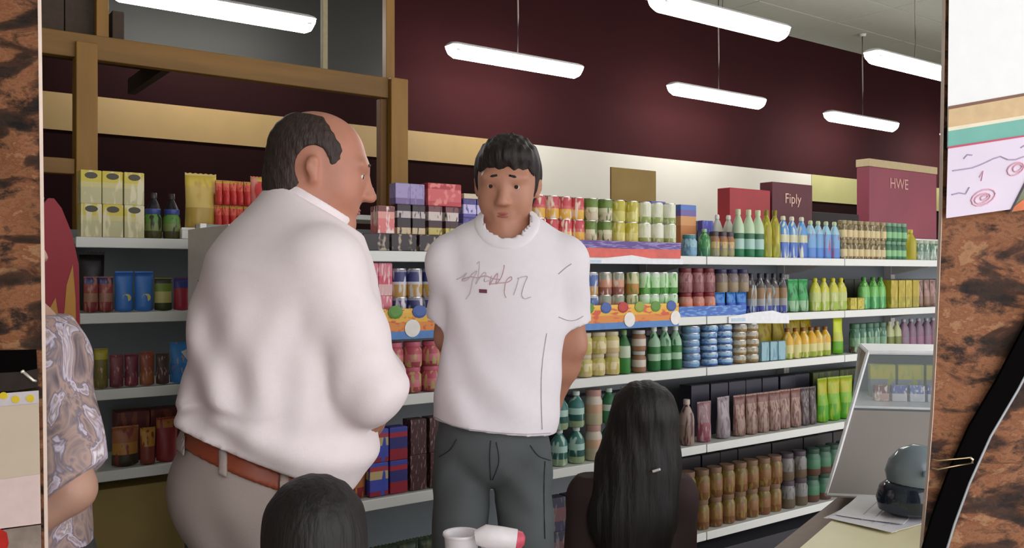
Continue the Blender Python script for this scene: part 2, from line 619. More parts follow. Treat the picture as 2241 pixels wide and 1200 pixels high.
# --- top shelf, left part behind the two men
blk = pmx('black_box', (0, (34, 24, 30)), (0.35, (40, 30, 34)), blot=(176, 160, 140), bscale=4, bcut=0.6)
row(s1 + .004, 776, 1010, 'carton', 0.105, 0.062, blk, 'biscuit_box', 'box', 'flat black biscuit box with pale script on the top shelf', extra=dict(dd=0.12), jit=0.03, v=0.075)
row(s1 + 0.067, 816, 856, 'carton', 0.07, 0.10, pmx('pinkpack', (0, (222, 120, 120)), (.55, (226, 160, 150)), (.8, (120, 60, 60)), blot=(240, 220, 216)), 'drink_carton', 'carton', 'pink carton standing on the black biscuit boxes', extra=dict(dd=0.06), jit=.04, v=0.075)
row(s1 + 0.067, 860, 925, 'carton', 0.058, 0.11, pmx('darkpack1', (0, (206, 186, 150)), (.22, (40, 26, 30)), (.55, (196, 186, 186)), (.78, (48, 34, 44)), blot=(34, 24, 28), bcut=.62), 'coffee_pack', 'pack', 'dark coffee pack with white label below the lilac packs', extra=dict(dd=0.05), jit=.04, v=0.075)
row(s1 + 0.067, 926, 1000, 'carton', 0.062, 0.11, pmx('darkpack2', (0, (196, 180, 96)), (.25, (62, 30, 40)), (.5, (210, 196, 190)), (.8, (120, 70, 76)), blot=(40, 26, 30), bcut=.62), 'coffee_pack', 'pack', 'dark coffee pack with yellow foot below the red box', extra=dict(dd=0.05), jit=.04, v=0.075)
row(s1 + 0.1775, 858, 924, 'carton', 0.066, 0.078, pmx('lilac', (0, (120, 100, 150)), (.3, (160, 148, 194)), blot=(136, 124, 176)), 'lilac_pack', 'pack', 'lilac pack on top of the dark coffee packs', extra=dict(dd=0.05), jit=.03, v=0.075)
row(s1 + 0.1775, 926, 1004, 'carton', 0.15, 0.086, pmx('redbox', (0, (190, 60, 70)), (.2, (208, 92, 96)), (.75, (176, 44, 56)), blot=(226, 130, 124)), 'red_box', 'box', 'wide red box on top of the dark coffee packs', extra=dict(dd=0.06), jit=.02, v=0.075, n=1)
row(s1 + 0.067, 1004, 1066, 'carton', 0.062, 0.072, pmx('bluewhite', (0, (90, 80, 160)), (.2, (196, 190, 226)), (.7, (70, 60, 130)), blot=(90, 84, 170), bscale=6), 'blue_white_pack', 'pack', 'blue and white pack beside the young man on the top shelf', extra=dict(dd=0.05), jit=.04, lay=2, v=.075)
row(s1 + 0.2115, 1004, 1060, 'carton', 0.11, 0.02, pmx('creamlid', (0, (206, 192, 166))), 'cream_packet', 'packet', 'flat cream packet lying on the blue and white packs', n=1, extra=dict(dd=0.06), v=.075)
# --- the drink-can tray
tz = s1 + 0.004
cw = 0.0665
hc = 0.094
base = 0.052
ua, ub = U(1150, VF), U(1486, VF)
tr = tag(MB().box(ua, ub, VF + 0.02, VF + 0.16, tz, tz + base - 0.002, 0.003).obj('display_tray', mat('tray_card', (214, 120, 96), 0.6)),
         'cardboard display tray with purple and red front under the drink cans', 'tray')
MB().box(ua, ub, VF - 0.010, VF - 0.0065, s1 - 0.01, s1 + 0.03).obj('red_front', mat('tray_red', (216, 96, 84), 0.5, var=.15, scale=20), tr)
MB().box(ua, ub, VF - 0.012, VF - 0.0085, s1 + 0.03, s1 + 0.062).obj('purple_front', pmx('purple_front', (0, (88, 60, 140)), blot=(150, 136, 190), bscale=14, bcut=.55), tr)
MB().box(ua, ub, VF - 0.0085, VF + 0.022, tz + base - 0.004, tz + base - 0.002).obj('front_fold', mat('tray_card', (214, 120, 96)), tr)
for a, b, st, bl, lb in (
        (1162, 1276, ((0, (224, 176, 70)), (.45, (206, 96, 100)), (.6, (196, 70, 80))), (236, 216, 196), 'red over yellow drink can'),
        (1276, 1338, ((0, (206, 196, 170)), (.4, (214, 214, 180)), (.6, (110, 136, 60))), (90, 120, 50), 'green topped cream drink can'),
        (1338, 1396, ((0, (206, 200, 110)), (.5, (190, 178, 60))), (226, 222, 150), 'olive yellow drink can'),
        (1396, 1476, ((0, (150, 168, 96)), (.3, (224, 226, 206)), (.9, (236, 236, 226))), (206, 214, 180), 'white drink can with green foot')):
    row(tz + base, a, b, 'can', cw, hc, printmat('can_' + lb, list(st), blot=bl, bscale=3.5, bcut=.56), 'drink_can', 'can', lb + ' in the tray on the top shelf', lay=2, jit=3.0, v=0.06)
row(s1 + 0.004, 1408, 1452, 'carton', 0.10, 0.262, pmx('bluepk', (0, (70, 90, 160))), 'blue_carton', 'carton', 'tall blue carton behind the white drink cans', n=1, v=.21, extra=dict(dd=.06))
row(s1 + 0.004, 1472, 1520, 'carton', 0.11, 0.255, pmx('bluepk2', (0, (190, 120, 60)), (.6, (206, 150, 90)), (.78, (110, 96, 160)), (.9, (80, 120, 190))), 'blue_carton', 'carton', 'orange and blue carton right behind the drink can tray', n=1, v=.21, extra=dict(dd=.06))
# cardboard sheet and cartons on the back of the run
vb = VF + SD + 0.10
a, b = U(1338, vb), U(1436, vb)
cb = tag(MB().box(0, b - a, 0, 0.012, 0, 1.965 - 1.661, 0.002).obj('cardboard_sheet', mat('cardboard_brown', (140, 116, 66), 0.85, var=.1, scale=6), None, loc=(a, VF + SD - 0.02, 1.661)),
         'brown cardboard sheet standing upright behind the drink cans', 'cardboard')
MB().prism([(b - a, 0.002, 0.27), (b - a + 0.10, 0.11, 0.0), (b - a, 0.002, 0.0)], (0, 0.01, 0)).obj('folded_flap', mat('cardboard_dark', (50, 36, 26), .9), cb)
# a boarded back row gives those cartons their footing
pl = tag(MB().box(1.3, edges[5], VF + SD + 0.021, VF + SD + 0.27, 1.64, 1.66, 0.002).obj('top_board', m_shelf), 'white board along the top of the shelving run behind the goods', 'board')
for k in range(6):
    MB().box(edges[k] - 0.01 if k else 1.3, edges[k] + 0.01 if k else 1.32, VF + SD + 0.022, VF + SD + 0.26, 0, 1.64).obj('support_panel', m_upr, pl)
cb.location = (a, VF + SD + 0.10, 1.66)


def back_carton(px0, px1, z1, pm, name, label, txt=None, tsize=0.05, tcol=(226, 196, 180), v=None, trim=None, dd=0.09, tx=0.5, tz_=0.62):
    v = v or VF + SD + 0.05
    a, b = U(px0, v), U(px1, v)
    z0 = 1.66
    t = tag(MB().box(0, b - a, 0, dd, 0, z1 - z0, 0.004).obj(name, pm, None, loc=(a, v, z0)), label, 'carton')
    if trim:
        MB().box(-0.004, b - a + 0.004, -0.004, dd + .004, z1 - z0, z1 - z0 + 0.05, 0.003).obj('lid', trim, t)
    if txt:
        me = text_mesh(txt, tsize, 0.001, mat('ink_%d_%d_%d' % tcol, tcol, .6))
        o = new_obj('lettering', me, t, ((b - a) * tx, -0.002, (z1 - z0) * tz_))
        o.rotation_euler = (math.pi / 2, 0, 0)
    MB().box(0.01, b - a - 0.01, dd * .45, dd * .55, z1 - z0 - 0.0005, z1 - z0 + 0.001).obj('tape', mat('carton_tape', (150, 110, 80), 0.4), t)
    return t


back_carton(1597, 1686, 1.905, mat('carton_red', (156, 34, 40), .5, var=.12, scale=8), 'red_carton', 'low bright red carton on the shelf top beside the dark lettered carton')
back_carton(1690, 1778, 1.96, mat('carton_dark_red', (84, 26, 36), .55, var=.12, scale=8), 'dark_red_carton', 'dark red carton with small pale lettering on the shelf top', 'Fiply', 0.085, (214, 176, 160), tz_=.6)
back_carton(1778, 1880, 1.80, mat('carton_black', (34, 24, 26), .7), 'black_carton', 'low black carton on the shelf top under the olive band')
back_carton(1902, 2050, 2.12, mat('carton_maroon', (128, 50, 66), .5, var=.14, scale=3), 'maroon_carton', 'large maroon carton with cream lid at the far end of the shelf top', 'HWE', 0.10, (196, 150, 140), trim=mat('carton_cream', (176, 158, 120), .6), tx=.42, tz_=.72)

# --- top shelf, bottles to the right
row(s1 + .004, 1488, 1526, 'jar', .075, .10, pmx('ltblue', (0, (120, 166, 190)), (.5, (150, 190, 200)), blot=(90, 130, 170)), 'blue_jar', 'jar', 'pale blue jar at the front of the top shelf beside the can tray', extra=dict(cap=(70, 130, 140)))
row(s1 + .004, 1527, 1553, 'bottle', .06, .13, pmx('greenb', (0, (60, 120, 86)), (.3, (70, 140, 80)), blot=(160, 200, 150)), 'green_bottle', 'bottle', 'small green bottle next to the pale blue jars', extra=dict(cap=(150, 190, 150)))
row(s1 + .004, 1554, 1604, 'jar', .062, .12, pmx('greyamber', (0, (150, 146, 96)), (.4, (196, 170, 110)), (.7, (160, 110, 60)), blot=(120, 124, 140)), 'amber_jar', 'jar', 'amber jar with dark lid on the top shelf', extra=dict(cap=(70, 56, 66)))
row(s1 + .004, 1524, 1560, 'carton', .08, .18, pmx('blueback', (0, (60, 84, 110)), (.7, (84, 80, 170)), blot=(120, 150, 200)), 'blue_carton', 'carton', 'blue carton in the second row behind the pale blue jars', v=.17, extra=dict(dd=.05))
row(s1 + .004, 1556, 1606, 'flask', .07, .215, pmx('whiteflask', (0, (176, 176, 170)), (.6, (206, 206, 196))), 'white_bottle', 'bottle', 'white bottle in the second row behind the amber jars', v=.18)
row(s1 + .004, 1606, 1668, 'bottle', .062, .235, pmx('greenwhite', (0, (40, 120, 80)), (.18, (170, 206, 196)), (.42, (60, 110, 80)), (.55, (190, 214, 180))), 'green_white_bottle', 'bottle', 'tall green and white bottle below the red carton', extra=dict(cap=(206, 216, 176)))
row(s1 + .004, 1669, 1702, 'bottle', .058, .24, pmx('olive', (0, (150, 150, 50)), (.3, (160, 150, 30)), blot=(190, 190, 80)), 'olive_bottle', 'bottle', 'tall olive yellow bottle below the dark red carton', extra=dict(cap=(130, 120, 20)))
row(s1 + .004, 1703, 1764, 'flask', .072, .215, pmx('bluedet', (0, (70, 110, 190)), (.4, (196, 196, 160)), (.6, (90, 150, 206)), blot=(216, 216, 196), bscale=3), 'blue_cream_bottle', 'bottle', 'blue and cream detergent bottle on the top shelf', extra=dict(cap=(220, 214, 190)))
row(s1 + .004, 1765, 1834, 'flask', .075, .20, pmx('bluedet2', (0, (80, 130, 200)), (.3, (110, 160, 206)), (.7, (150, 196, 214)), blot=(180, 70, 90), bscale=3, bcut=.66), 'sky_blue_bottle', 'bottle', 'sky blue detergent bottle on the top shelf beside the small jars', extra=dict(cap=(190, 206, 160)))
row(s1 + .004, 1836, 1934, 'jar', .056, .105, pmx('creamjar', (0, (120, 96, 60)), (.15, (206, 190, 140)), (.6, (110, 96, 60)), blot=(190, 180, 150)), 'cream_jar', 'jar', 'small cream labelled jar at the end of the top shelf', lay=2, extra=dict(cap=(150, 136, 96)))
row(s1 + .004, 1935, 1980, 'jar', .056, .105, pmx('greenjar', (0, (50, 110, 70)), (.2, (130, 186, 130)), (.6, (60, 110, 80))), 'green_jar', 'jar', 'small green jar at the end of the top shelf', lay=2, extra=dict(cap=(110, 150, 120)))
row(s1 + .004, 1982, 2004, 'bottle', .07, .18, pmx('yel', (0, (170, 160, 40))), 'yellow_bottle', 'bottle', 'yellow bottle after the small green jars on the top shelf', extra=dict(cap=(190, 170, 60)))
row(s1 + .004, 2005, 2066, 'jar', .062, .12, pmx('glassy', (0, (140, 160, 146)), (.5, (96, 130, 110)), blot=(206, 214, 200)), 'clear_jar', 'jar', 'clear greenish jar at the far end of the top shelf', extra=dict(cap=(170, 180, 160)))

# --- second shelf
row(s2 + .004, 790, 852, 'carton', .062, .118, pmx('pinkcart', (0, (220, 176, 176)), (.35, (206, 70, 96)), (.6, (216, 120, 136)), blot=(236, 200, 200)), 'pink_carton', 'carton', 'pink and red carton on the second shelf beside the older man', lay=2, extra=dict(dd=.06), jit=.05)
row(s2 + .012, 854, 956, 'can', .07, .104, pmx('goldtin', (0, (196, 160, 90)), (.45, (206, 206, 216)), (.55, (60, 64, 120)), (.9, (150, 150, 170)), blot=(216, 212, 216), bscale=3), 'milk_tin', 'tin', 'blue white and gold milk tin on the second shelf', lay=2, jit=3)
row(s2 + .012, 956, 1272, 'can', .07, .104, pmx('goldtin2', (0, (190, 120, 70)), (.4, (196, 90, 110)), (.55, (216, 206, 216)), blot=(90, 80, 140), bscale=3), 'milk_tin', 'tin', 'red white and gold milk tin on the second shelf behind the young man', lay=2, jit=3)
for a, b, st, bl, lb in (
        (1276, 1308, ((0, (206, 160, 90)), (.4, (80, 110, 170)), (.9, (190, 190, 190))), (200, 206, 214), 'blue and gold tin'),
        (1308, 1364, ((0, (150, 96, 80)), (.35, (206, 150, 120)), (.7, (150, 160, 140))), (226, 206, 190), 'peach tin'),
        (1364, 1398, ((0, (190, 140, 70)), (.5, (206, 206, 160))), (110, 140, 70), 'cream and orange tin'),
        (1398, 1480, ((0, (80, 150, 70)), (.3, (190, 226, 180)), (.8, (206, 226, 206))), (110, 180, 90), 'mint green tin')):
    row(s2 + .012, a, b, 'can', .066, .098, printmat('tin_' + lb, list(st), blot=bl, bscale=3.5), 'milk_tin', 'tin', lb + ' on the second shelf above the bright banner', lay=2, jit=3)


def banner(px0, px1, z, zlo, zhi, label, disc):
    a, b = U(px0, VF - .012), U(px1, VF - .012)
    t = thing('promotional_banner', label, 'banner', ((a + b) / 2, VF - 0.008, z), 0, None)
    w = b - a
    MB().box(-w / 2, w / 2, -0.003, 0, zlo, zlo + 0.028).obj('blue_strip', mat('banner_blue', (70, 128, 196), .4, var=.1), t)
    MB().box(-w / 2, w / 2, -0.003, 0, zlo + 0.028, zhi).obj('fruit_print', pmx('fruit', (0, (226, 140, 50)), (.4, (232, 180, 50)), (.8, (236, 190, 70)), blot=(214, 84, 50), bscale=9, bcut=.57), t)
    n = int(w / 0.085)
    cs = [(96, 150, 60), (70, 100, 170), (190, 60, 60), (150, 170, 70)]
    for i in range(n):
        x = -w / 2 + (i + .5) * w / n
        c = cs[i % 4]
        MB().lathe([(0.030, 0), (0.030, 0.004), (0.02, 0.006)], 12, Matrix.Translation((x, -0.002, zhi - 0.012)) @ Matrix.Rotation(math.pi / 2, 4, 'X') @ Matrix.Diagonal((1, .8, 1, 1))).obj('fruit_cutout', mat('cut_%d' % c[0], c, .5), t)
    for x in disc:
        MB().lathe([(0.032, 0), (0.032, 0.003)], 20, Matrix.Translation((x * w, -0.003, zlo + 0.038)) @ Matrix.Rotation(math.pi / 2, 4, 'X')).obj('price_disc', mat('disc_white', (236, 232, 226), .4), t)


banner(838, 994, s2, -0.035, .075, 'bright fruit banner with white price disc on the shelf edge between the two men', [-.1])
banner(1268, 1486, s2, -0.036, .068, 'bright fruit banner with two price discs on the shelf edge below the mint tins', [-.02, .46])
# red/dark jars in blue trays
for a, b, z0, lb in ((1488, 1634, s2, 'blue card tray holding jars on the second shelf'),):
    ua, ub = U(a, VF), U(b, VF)
    t = tag(MB().box(ua, ub, VF + .008, VF + .14, z0 + .001, z0 + .012, .002).obj('blue_tray', mat('tray_blue', (60, 110, 190), .45, var=.12, scale=12)), lb, 'tray')
    MB().box(ua, ub, VF + .004, VF + .008, z0 + .0035, z0 + .05).obj('tray_front', pmx('trayfront', (0, (56, 104, 190)), blot=(110, 160, 216), bscale=10), t)
row(s2 + .0125, 1488, 1562, 'jar', .072, .10, pmx('orangejar', (0, (70, 90, 160)), (.3, (206, 110, 70)), (.6, (190, 130, 120)), blot=(214, 150, 120)), 'sauce_jar', 'jar', 'orange labelled sauce jar in the blue tray', extra=dict(cap=(130, 40, 50)))
row(s2 + .113, 1486, 1562, 'jar', .072, .115, pmx('redjar', (0, (150, 96, 100)), (.5, (170, 120, 120)), blot=(120, 70, 80)), 'sauce_jar', 'jar', 'dull red sauce jar stacked on the orange jars', extra=dict(cap=(110, 40, 46)))
row(s2 + .0125, 1564, 1634, 'pouch', .072, .10, pmx('bluebag', (0, (40, 90, 190)), (.5, (70, 140, 206)), blot=(40, 96, 196)), 'blue_bag', 'bag', 'shiny blue bag in the blue tray', jit=.1)
row(s2 + .113, 1564, 1634, 'jar', .07, .11, pmx('bluetopjar', (0, (150, 136, 110)), (.5, (120, 110, 110)), blot=(160, 140, 110)), 'spread_jar', 'jar', 'spread jar with dark blue lid above the blue bags', extra=dict(cap=(50, 46, 86)))
row(s2 + .004, 1636, 1718, 'bottle', .062, .20, pmx('brwblue', (0, (60, 70, 150)), (.2, (150, 150, 150)), (.4, (140, 110, 70)), (.7, (90, 80, 80)), blot=(170, 190, 196), bscale=4), 'brown_bottle', 'bottle', 'brown bottle with blue and silver label on the second shelf', extra=dict(cap=(36, 40, 56)))
ua, ub = U(1590, VF), U(1722, VF)
cr = tag(MB().prism([(ua, VF - .014, s2 - .035), (ub, VF - .014, s2 - .05), (ub, VF - .014, s2 - .01), ((ua + ub) / 2 + .1, VF - .014, s2 + .018), ((ua + ub) / 2 - .05, VF - .014, s2 + .012), (ua, VF - .014, s2 - .004)], (0, .006, 0)).obj('price_card', mat('card_white', (232, 236, 240), .4)), 'long white price card curling off the second shelf edge', 'card')
MB().box(ua + .02, ua + .12, VF - .0155, VF - .014, s2 - .028, s2 - .012).obj('print_patch', mat('disc_pale', (190, 214, 230), .4), cr)
ua, ub = U(1255, VF), U(1490, VF)
cr = tag(MB().prism([(ua, VF - .014, s1 - .036), (ub, VF - .014, s1 - .036), (ub, VF - .014, s1 - .014), ((ua + ub) / 2 + .12, VF - .014, s1 - .012), ((ua + ub) / 2, VF - .014, s1 + .002), (ua + .12, VF - .014, s1 - .016), (ua, VF - .014, s1 - .014)], (0, .006, 0)).obj('price_card', mat('card_white', (232, 236, 240), .4)), 'white price card bulging off the edge under the can tray', 'card')
MB().box(ua + .02, ua + .14, VF - .0155, VF - .014, s1 - .032, s1 - .02).obj('print_patch', mat('disc_pale', (190, 214, 230), .4), cr)
GY = 'on the second shelf right of the brown bottles'
row(s2 + .004, 1722, 1770, 'pouch', .085, .17, pmx('grn', (0, (150, 190, 150)), (.35, (60, 160, 90)), blot=(30, 110, 60)), 'green_bag', 'bag', 'green and white bag ' + GY, jit=.1)
row(s2 + .004, 1772, 1850, 'flask', .075, .175, pmx('yg', (0, (150, 176, 60)), (.3, (176, 190, 110)), (.6, (190, 190, 40)), blot=(200, 200, 150)), 'lime_bottle', 'bottle', 'lime yellow bottle on the second shelf', extra=dict(cap=(200, 190, 30)))
row(s2 + .004, 1851, 1880, 'carton', .065, .065, pmx('ylow', (0, (190, 180, 60)), blot=(150, 130, 40)), 'yellow_box', 'box', 'low yellow box between lime and green bottles', extra=dict(dd=.06))
row(s2 + .004, 1881, 1936, 'flask', .08, .18, pmx('grn2', (0, (70, 150, 90)), (.4, (110, 180, 90)), (.75, (80, 150, 50)), blot=(130, 200, 130)), 'bright_green_bottle', 'bottle', 'bright green bottle on the second shelf', extra=dict(cap=(60, 120, 50)))
row(s2 + .004, 1938, 2002, 'carton', .07, .16, pmx('ylow2', (0, (150, 140, 40)), (.4, (170, 150, 40)), blot=(190, 180, 60)), 'mustard_carton', 'carton', 'mustard yellow carton near the end of the second shelf', extra=dict(dd=.06))
row(s2 + .004, 2004, 2048, 'pouch', .07, .16, pmx('mauve', (0, (140, 110, 90)), (.4, (160, 126, 116)), blot=(110, 80, 80)), 'mauve_bag', 'bag', 'dull mauve bag at the end of the second shelf')
row(s2 + .004, 1740, 2050, 'carton', .10, .165, pmx('dim', (0, (44, 50, 40)), blot=(60, 66, 36)), 'gap_filler_carton', 'carton', 'dark green carton added to darken the gaps in the second row of the second shelf', v=.22, extra=dict(dd=.08))  # second row added in dark colours to imitate dark gaps between packs
row(s2 + .004, 1486, 1736, 'carton', .10, .165, pmx('dim2', (0, (40, 38, 60)), blot=(36, 40, 56)), 'gap_filler_carton', 'carton', 'dark blue carton added to darken the gaps behind the jars', v=.24, extra=dict(dd=.08))  # added dark row, makes the gaps between jars read dark

# --- third shelf
row(s3 + .004, 838, 1000, 'jar', .078, .093, pmx('pinkjar', (0, (160, 70, 80)), (.25, (206, 120, 130)), (.6, (190, 80, 100)), blot=(190, 170, 110), bscale=4), 'pink_jar', 'jar', 'pink jar on the third shelf between the two men', lay=2, extra=dict(cap=(206, 110, 130)))
row(s3 + .004, 838, 1000, 'carton', .11, .14, pmx('crim', (0, (110, 20, 40))), 'crimson_carton', 'carton', 'crimson carton behind the pink jars', v=.2, extra=dict(dd=.08))
row(s3 + .004, 1262, 1352, 'jar', .075, .093, pmx('crjar', (0, (206, 186, 140)), (.3, (226, 214, 170)), (.7, (200, 190, 120)), blot=(190, 180, 90), bscale=3), 'cream_jar', 'jar', 'cream jar on the third shelf beside the young man', lay=2, extra=dict(cap=(206, 196, 170)))
row(s3 + .004, 1353, 1376, 'bottle', .065, .19, pmx('grb', (0, (60, 130, 60)), (.4, (190, 206, 180)), (.7, (50, 110, 60))), 'green_bottle', 'bottle', 'green bottle between cream jars and brown jars', extra=dict(cap=(110, 150, 90)))
row(s3 + .004, 1377, 1415, 'jar', .07, .093, pmx('brj', (0, (150, 110, 80)), (.3, (206, 196, 180)), (.7, (140, 100, 70))), 'brown_jar', 'jar', 'brown and white jar on the third shelf', lay=2, extra=dict(cap=(190, 190, 186)))
row(s3 + .004, 1417, 1490, 'bottle', .064, .20, pmx('gwb', (0, (40, 110, 56)), (.25, (170, 206, 176)), (.42, (50, 120, 60)), (.6, (150, 190, 160)), blot=(40, 110, 60), bscale=3), 'green_bottle', 'bottle', 'green bottle with white cap below the bright banner', extra=dict(cap=(226, 232, 226)))
row(s3 + .004, 1262, 1490, 'carton', .10, .14, pmx('dkg', (0, (20, 40, 30))), 'gap_filler_carton', 'carton', 'black green carton added for dark gaps behind the cream jars', v=.22, extra=dict(dd=.08))  # added near-black row standing in for the dark gaps
row(s3 + .004, 1492, 1530, 'can', .09, .032, pmx('sky', (0, (110, 160, 200)), (.6, (150, 190, 216)), blot=(130, 130, 190)), 'pale_blue_tin', 'tin', 'flat pale blue tin in the stack beside the green bottles', lay=6)
row(s3 + .004, 1534, 1600, 'can', .085, .032, pmx('tuna', (0, (70, 100, 160)), (.35, (150, 190, 220)), (.75, (190, 210, 226)), blot=(90, 140, 196), bscale=4), 'tuna_tin', 'tin', 'flat blue and white tuna tin in a tall stack', lay=6)
row(s3 + .004, 1602, 1656, 'can', .08, .038, pmx('gtuna', (0, (150, 120, 70)), (.4, (190, 186, 170)), blot=(150, 150, 130)), 'grey_gold_tin', 'tin', 'flat grey and gold tin in a stack', lay=5)
row(s3 + .004, 1658, 1712, 'carton', .058, .095, pmx('ltb', (0, (140, 180, 190)), blot=(110, 150, 170), bscale=3), 'pale_blue_carton', 'carton', 'small pale blue carton below the yellow bags', extra=dict(dd=.05), jit=.05)
row(s3 + .004, 1656, 1778, 'pouch', .13, .205, pmx('yb', (0, (150, 130, 20)), (.4, (176, 160, 20)), blot=(150, 120, 30)), 'yellow_bag', 'bag', 'large yellow bag behind the small pale blue cartons', v=.17)
row(s3 + .004, 1714, 1814, 'bottle', .066, .155, pmx('ybot', (0, (150, 170, 60)), (.2, (210, 206, 140)), (.5, (216, 170, 50)), blot=(220, 210, 150), bscale=3), 'yellow_bottle', 'bottle', 'yellow bottle with amber shoulder on the third shelf', extra=dict(cap=(130, 80, 20)))
row(s3 + .004, 1815, 1852, 'pouch', .09, .205, pmx('limeb', (0, (90, 160, 20)), (.35, (180, 190, 70)), (.6, (190, 206, 30))), 'lime_bag', 'bag', 'bright lime bag on the third shelf', n=1)
row(s3 + .004, 1862, 1934, 'jar', .068, .16, pmx('clg', (0, (90, 76, 60)), (.25, (110, 150, 120)), (.6, (60, 110, 90)), blot=(150, 180, 150)), 'green_jar', 'jar', 'tall green glass jar above the display case', extra=dict(cap=(60, 100, 76)))
row(s3 + .004, 1938, 1968, 'flask', .08, .16, pmx('olv', (0, (110, 120, 60)), (.5, (170, 176, 130))), 'olive_bottle', 'bottle', 'olive bottle above the display case', extra=dict(cap=(170, 170, 140)))
row(s3 + .004, 1970, 2050, 'flask', .075, .17, pmx('plum', (0, (140, 96, 120)), (.4, (120, 90, 110)), blot=(110, 110, 120)), 'plum_bottle', 'bottle', 'plum coloured bottle at the end of the third shelf', extra=dict(cap=(150, 150, 160)))

# --- fourth shelf
row(s4 + .004, 760, 800, 'pouch', .10, .19, pmx('orgb', (0, (140, 40, 50)), (.2, (180, 110, 60)), blot=(190, 130, 70)), 'orange_bag', 'bag', 'orange and red bag on the fourth shelf beside the older man', v=.06)
row(s4 + .004, 800, 842, 'carton', .075, .12, pmx('bly', (0, (140, 40, 60)), (.15, (70, 80, 180)), (.5, (200, 180, 130)), (.75, (180, 60, 70)), (.88, (70, 90, 180)), blot=(60, 80, 180), bscale=3), 'blue_yellow_pack', 'pack', 'blue and yellow pack on the fourth shelf', lay=2, extra=dict(dd=.06))
row(s4 + .004, 843, 884, 'carton', .075, .12, pmx('blr', (0, (150, 30, 50)), (.35, (50, 50, 120)), (.7, (170, 40, 60)), (.85, (60, 70, 160))), 'blue_red_pack', 'pack', 'blue and red pack on the fourth shelf', lay=2, extra=dict(dd=.06))
row(s4 + .004, 886, 1010, 'carton', .07, .13, pmx('brn', (0, (70, 36, 40)), blot=(150, 120, 116), bscale=9, bcut=.63), 'dark_brown_pack', 'pack', 'dark brown speckled pack on the fourth shelf beside the young man', lay=2, extra=dict(dd=.06))
row(s4 + .004, 1205, 1280, 'bottle', .075, .15, pmx('teal', (0, (150, 170, 130)), (.2, (40, 90, 86)), (.4, (170, 206, 196)), (.6, (60, 120, 116)), blot=(180, 210, 196), bscale=3), 'teal_bottle', 'bottle', 'teal bottle with white label on the fourth shelf', lay=2, extra=dict(cap=(206, 216, 210)))
row(s4 + .004, 1282, 1314, 'jar', .08, .15, pmx('bei', (0, (190, 180, 150)), (.4, (196, 160, 130)), (.7, (206, 196, 180))), 'beige_jar', 'jar', 'beige jar between the teal and green bottles', lay=2, extra=dict(cap=(190, 150, 140)))
row(s4 + .004, 1316, 1380, 'bottle', .07, .15, pmx('grw', (0, (60, 130, 90)), (.4, (190, 210, 196)), (.6, (40, 110, 70))), 'green_bottle', 'bottle', 'green and white bottle on the fourth shelf behind the girl', lay=2, extra=dict(cap=(190, 210, 200)))
row(s4 + .004, 1200, 1400, 'carton', .12, .25, pmx('dkt', (0, (16, 34, 40))), 'gap_filler_carton', 'carton', 'black carton added for dark gaps behind the teal bottles', v=.24, extra=dict(dd=.08))  # added near-black backing for the gaps between bottles
row(s4 + .004, 1486, 1518, 'bottle', .075, .21, pmx('be2', (0, (150, 130, 116)), (.5, (170, 150, 140)), blot=(90, 50, 60)), 'beige_bottle', 'bottle', 'beige bottle right of the girl', extra=dict(cap=(190, 176, 166)))
row(s4 + .004, 1519, 1560, 'pouch', .09, .19, pmx('drd', (0, (130, 60, 76)), (.5, (130, 100, 106)), blot=(170, 140, 140)), 'dark_red_bag', 'bag', 'dark red and grey bag right of the girl')
row(s4 + .004, 1561, 1604, 'pouch', .10, .20, pmx('gry', (0, (150, 140, 146)), (.5, (160, 150, 156)), blot=(120, 106, 116)), 'grey_bag', 'bag', 'silver grey bag on the fourth shelf')
row(s4 + .004, 1605, 1752, 'pouch', .085, .20, pmx('brcr', (0, (150, 126, 116)), (.4, (160, 130, 116)), (.8, (130, 90, 84)), blot=(110, 76, 70), bscale=7, bcut=.54), 'pasta_bag', 'bag', 'brown mottled bag of pulses on the fourth shelf')
row(s4 + .004, 1500, 1760, 'carton', .13, .25, pmx('dkn', (0, (26, 26, 44))), 'gap_filler_carton', 'carton', 'black blue carton added for the dark gap behind the brown bags', v=.2, extra=dict(dd=.08))  # added dark backing, keeps the space above the bags dark
row(s4 + .004, 1753, 1786, 'pouch', .08, .20, pmx('dks', (0, (70, 60, 66)), blot=(130, 116, 110), bscale=8), 'dark_bag', 'bag', 'dark speckled bag left of the lime bags')
row(s4 + .004, 1787, 1862, 'pouch', .10, .235, pmx('lm2', (0, (70, 150, 20)), (.4, (110, 170, 30)), (.65, (170, 170, 30)), blot=(140, 170, 30)), 'lime_bag', 'bag', 'lime green bag on the fourth shelf')
row(s4 + .004, 1868, 1960, 'bottle', .08, .24, pmx('grn9', (0, (60, 90, 50)), (.4, (90, 140, 96)), blot=(130, 160, 130)), 'green_bottle', 'bottle', 'grey green bottle behind the display case', extra=dict(cap=(110, 130, 100)))
row(s4 + .004, 1764, 1960, 'carton', .13, .25, pmx('dgy', (0, (50, 60, 30)), blot=(80, 90, 30)), 'gap_filler_carton', 'carton', 'dark olive carton added for the dark gap behind the lime bags', v=.2, extra=dict(dd=.08))  # added dark backing for the gaps around the lime bags

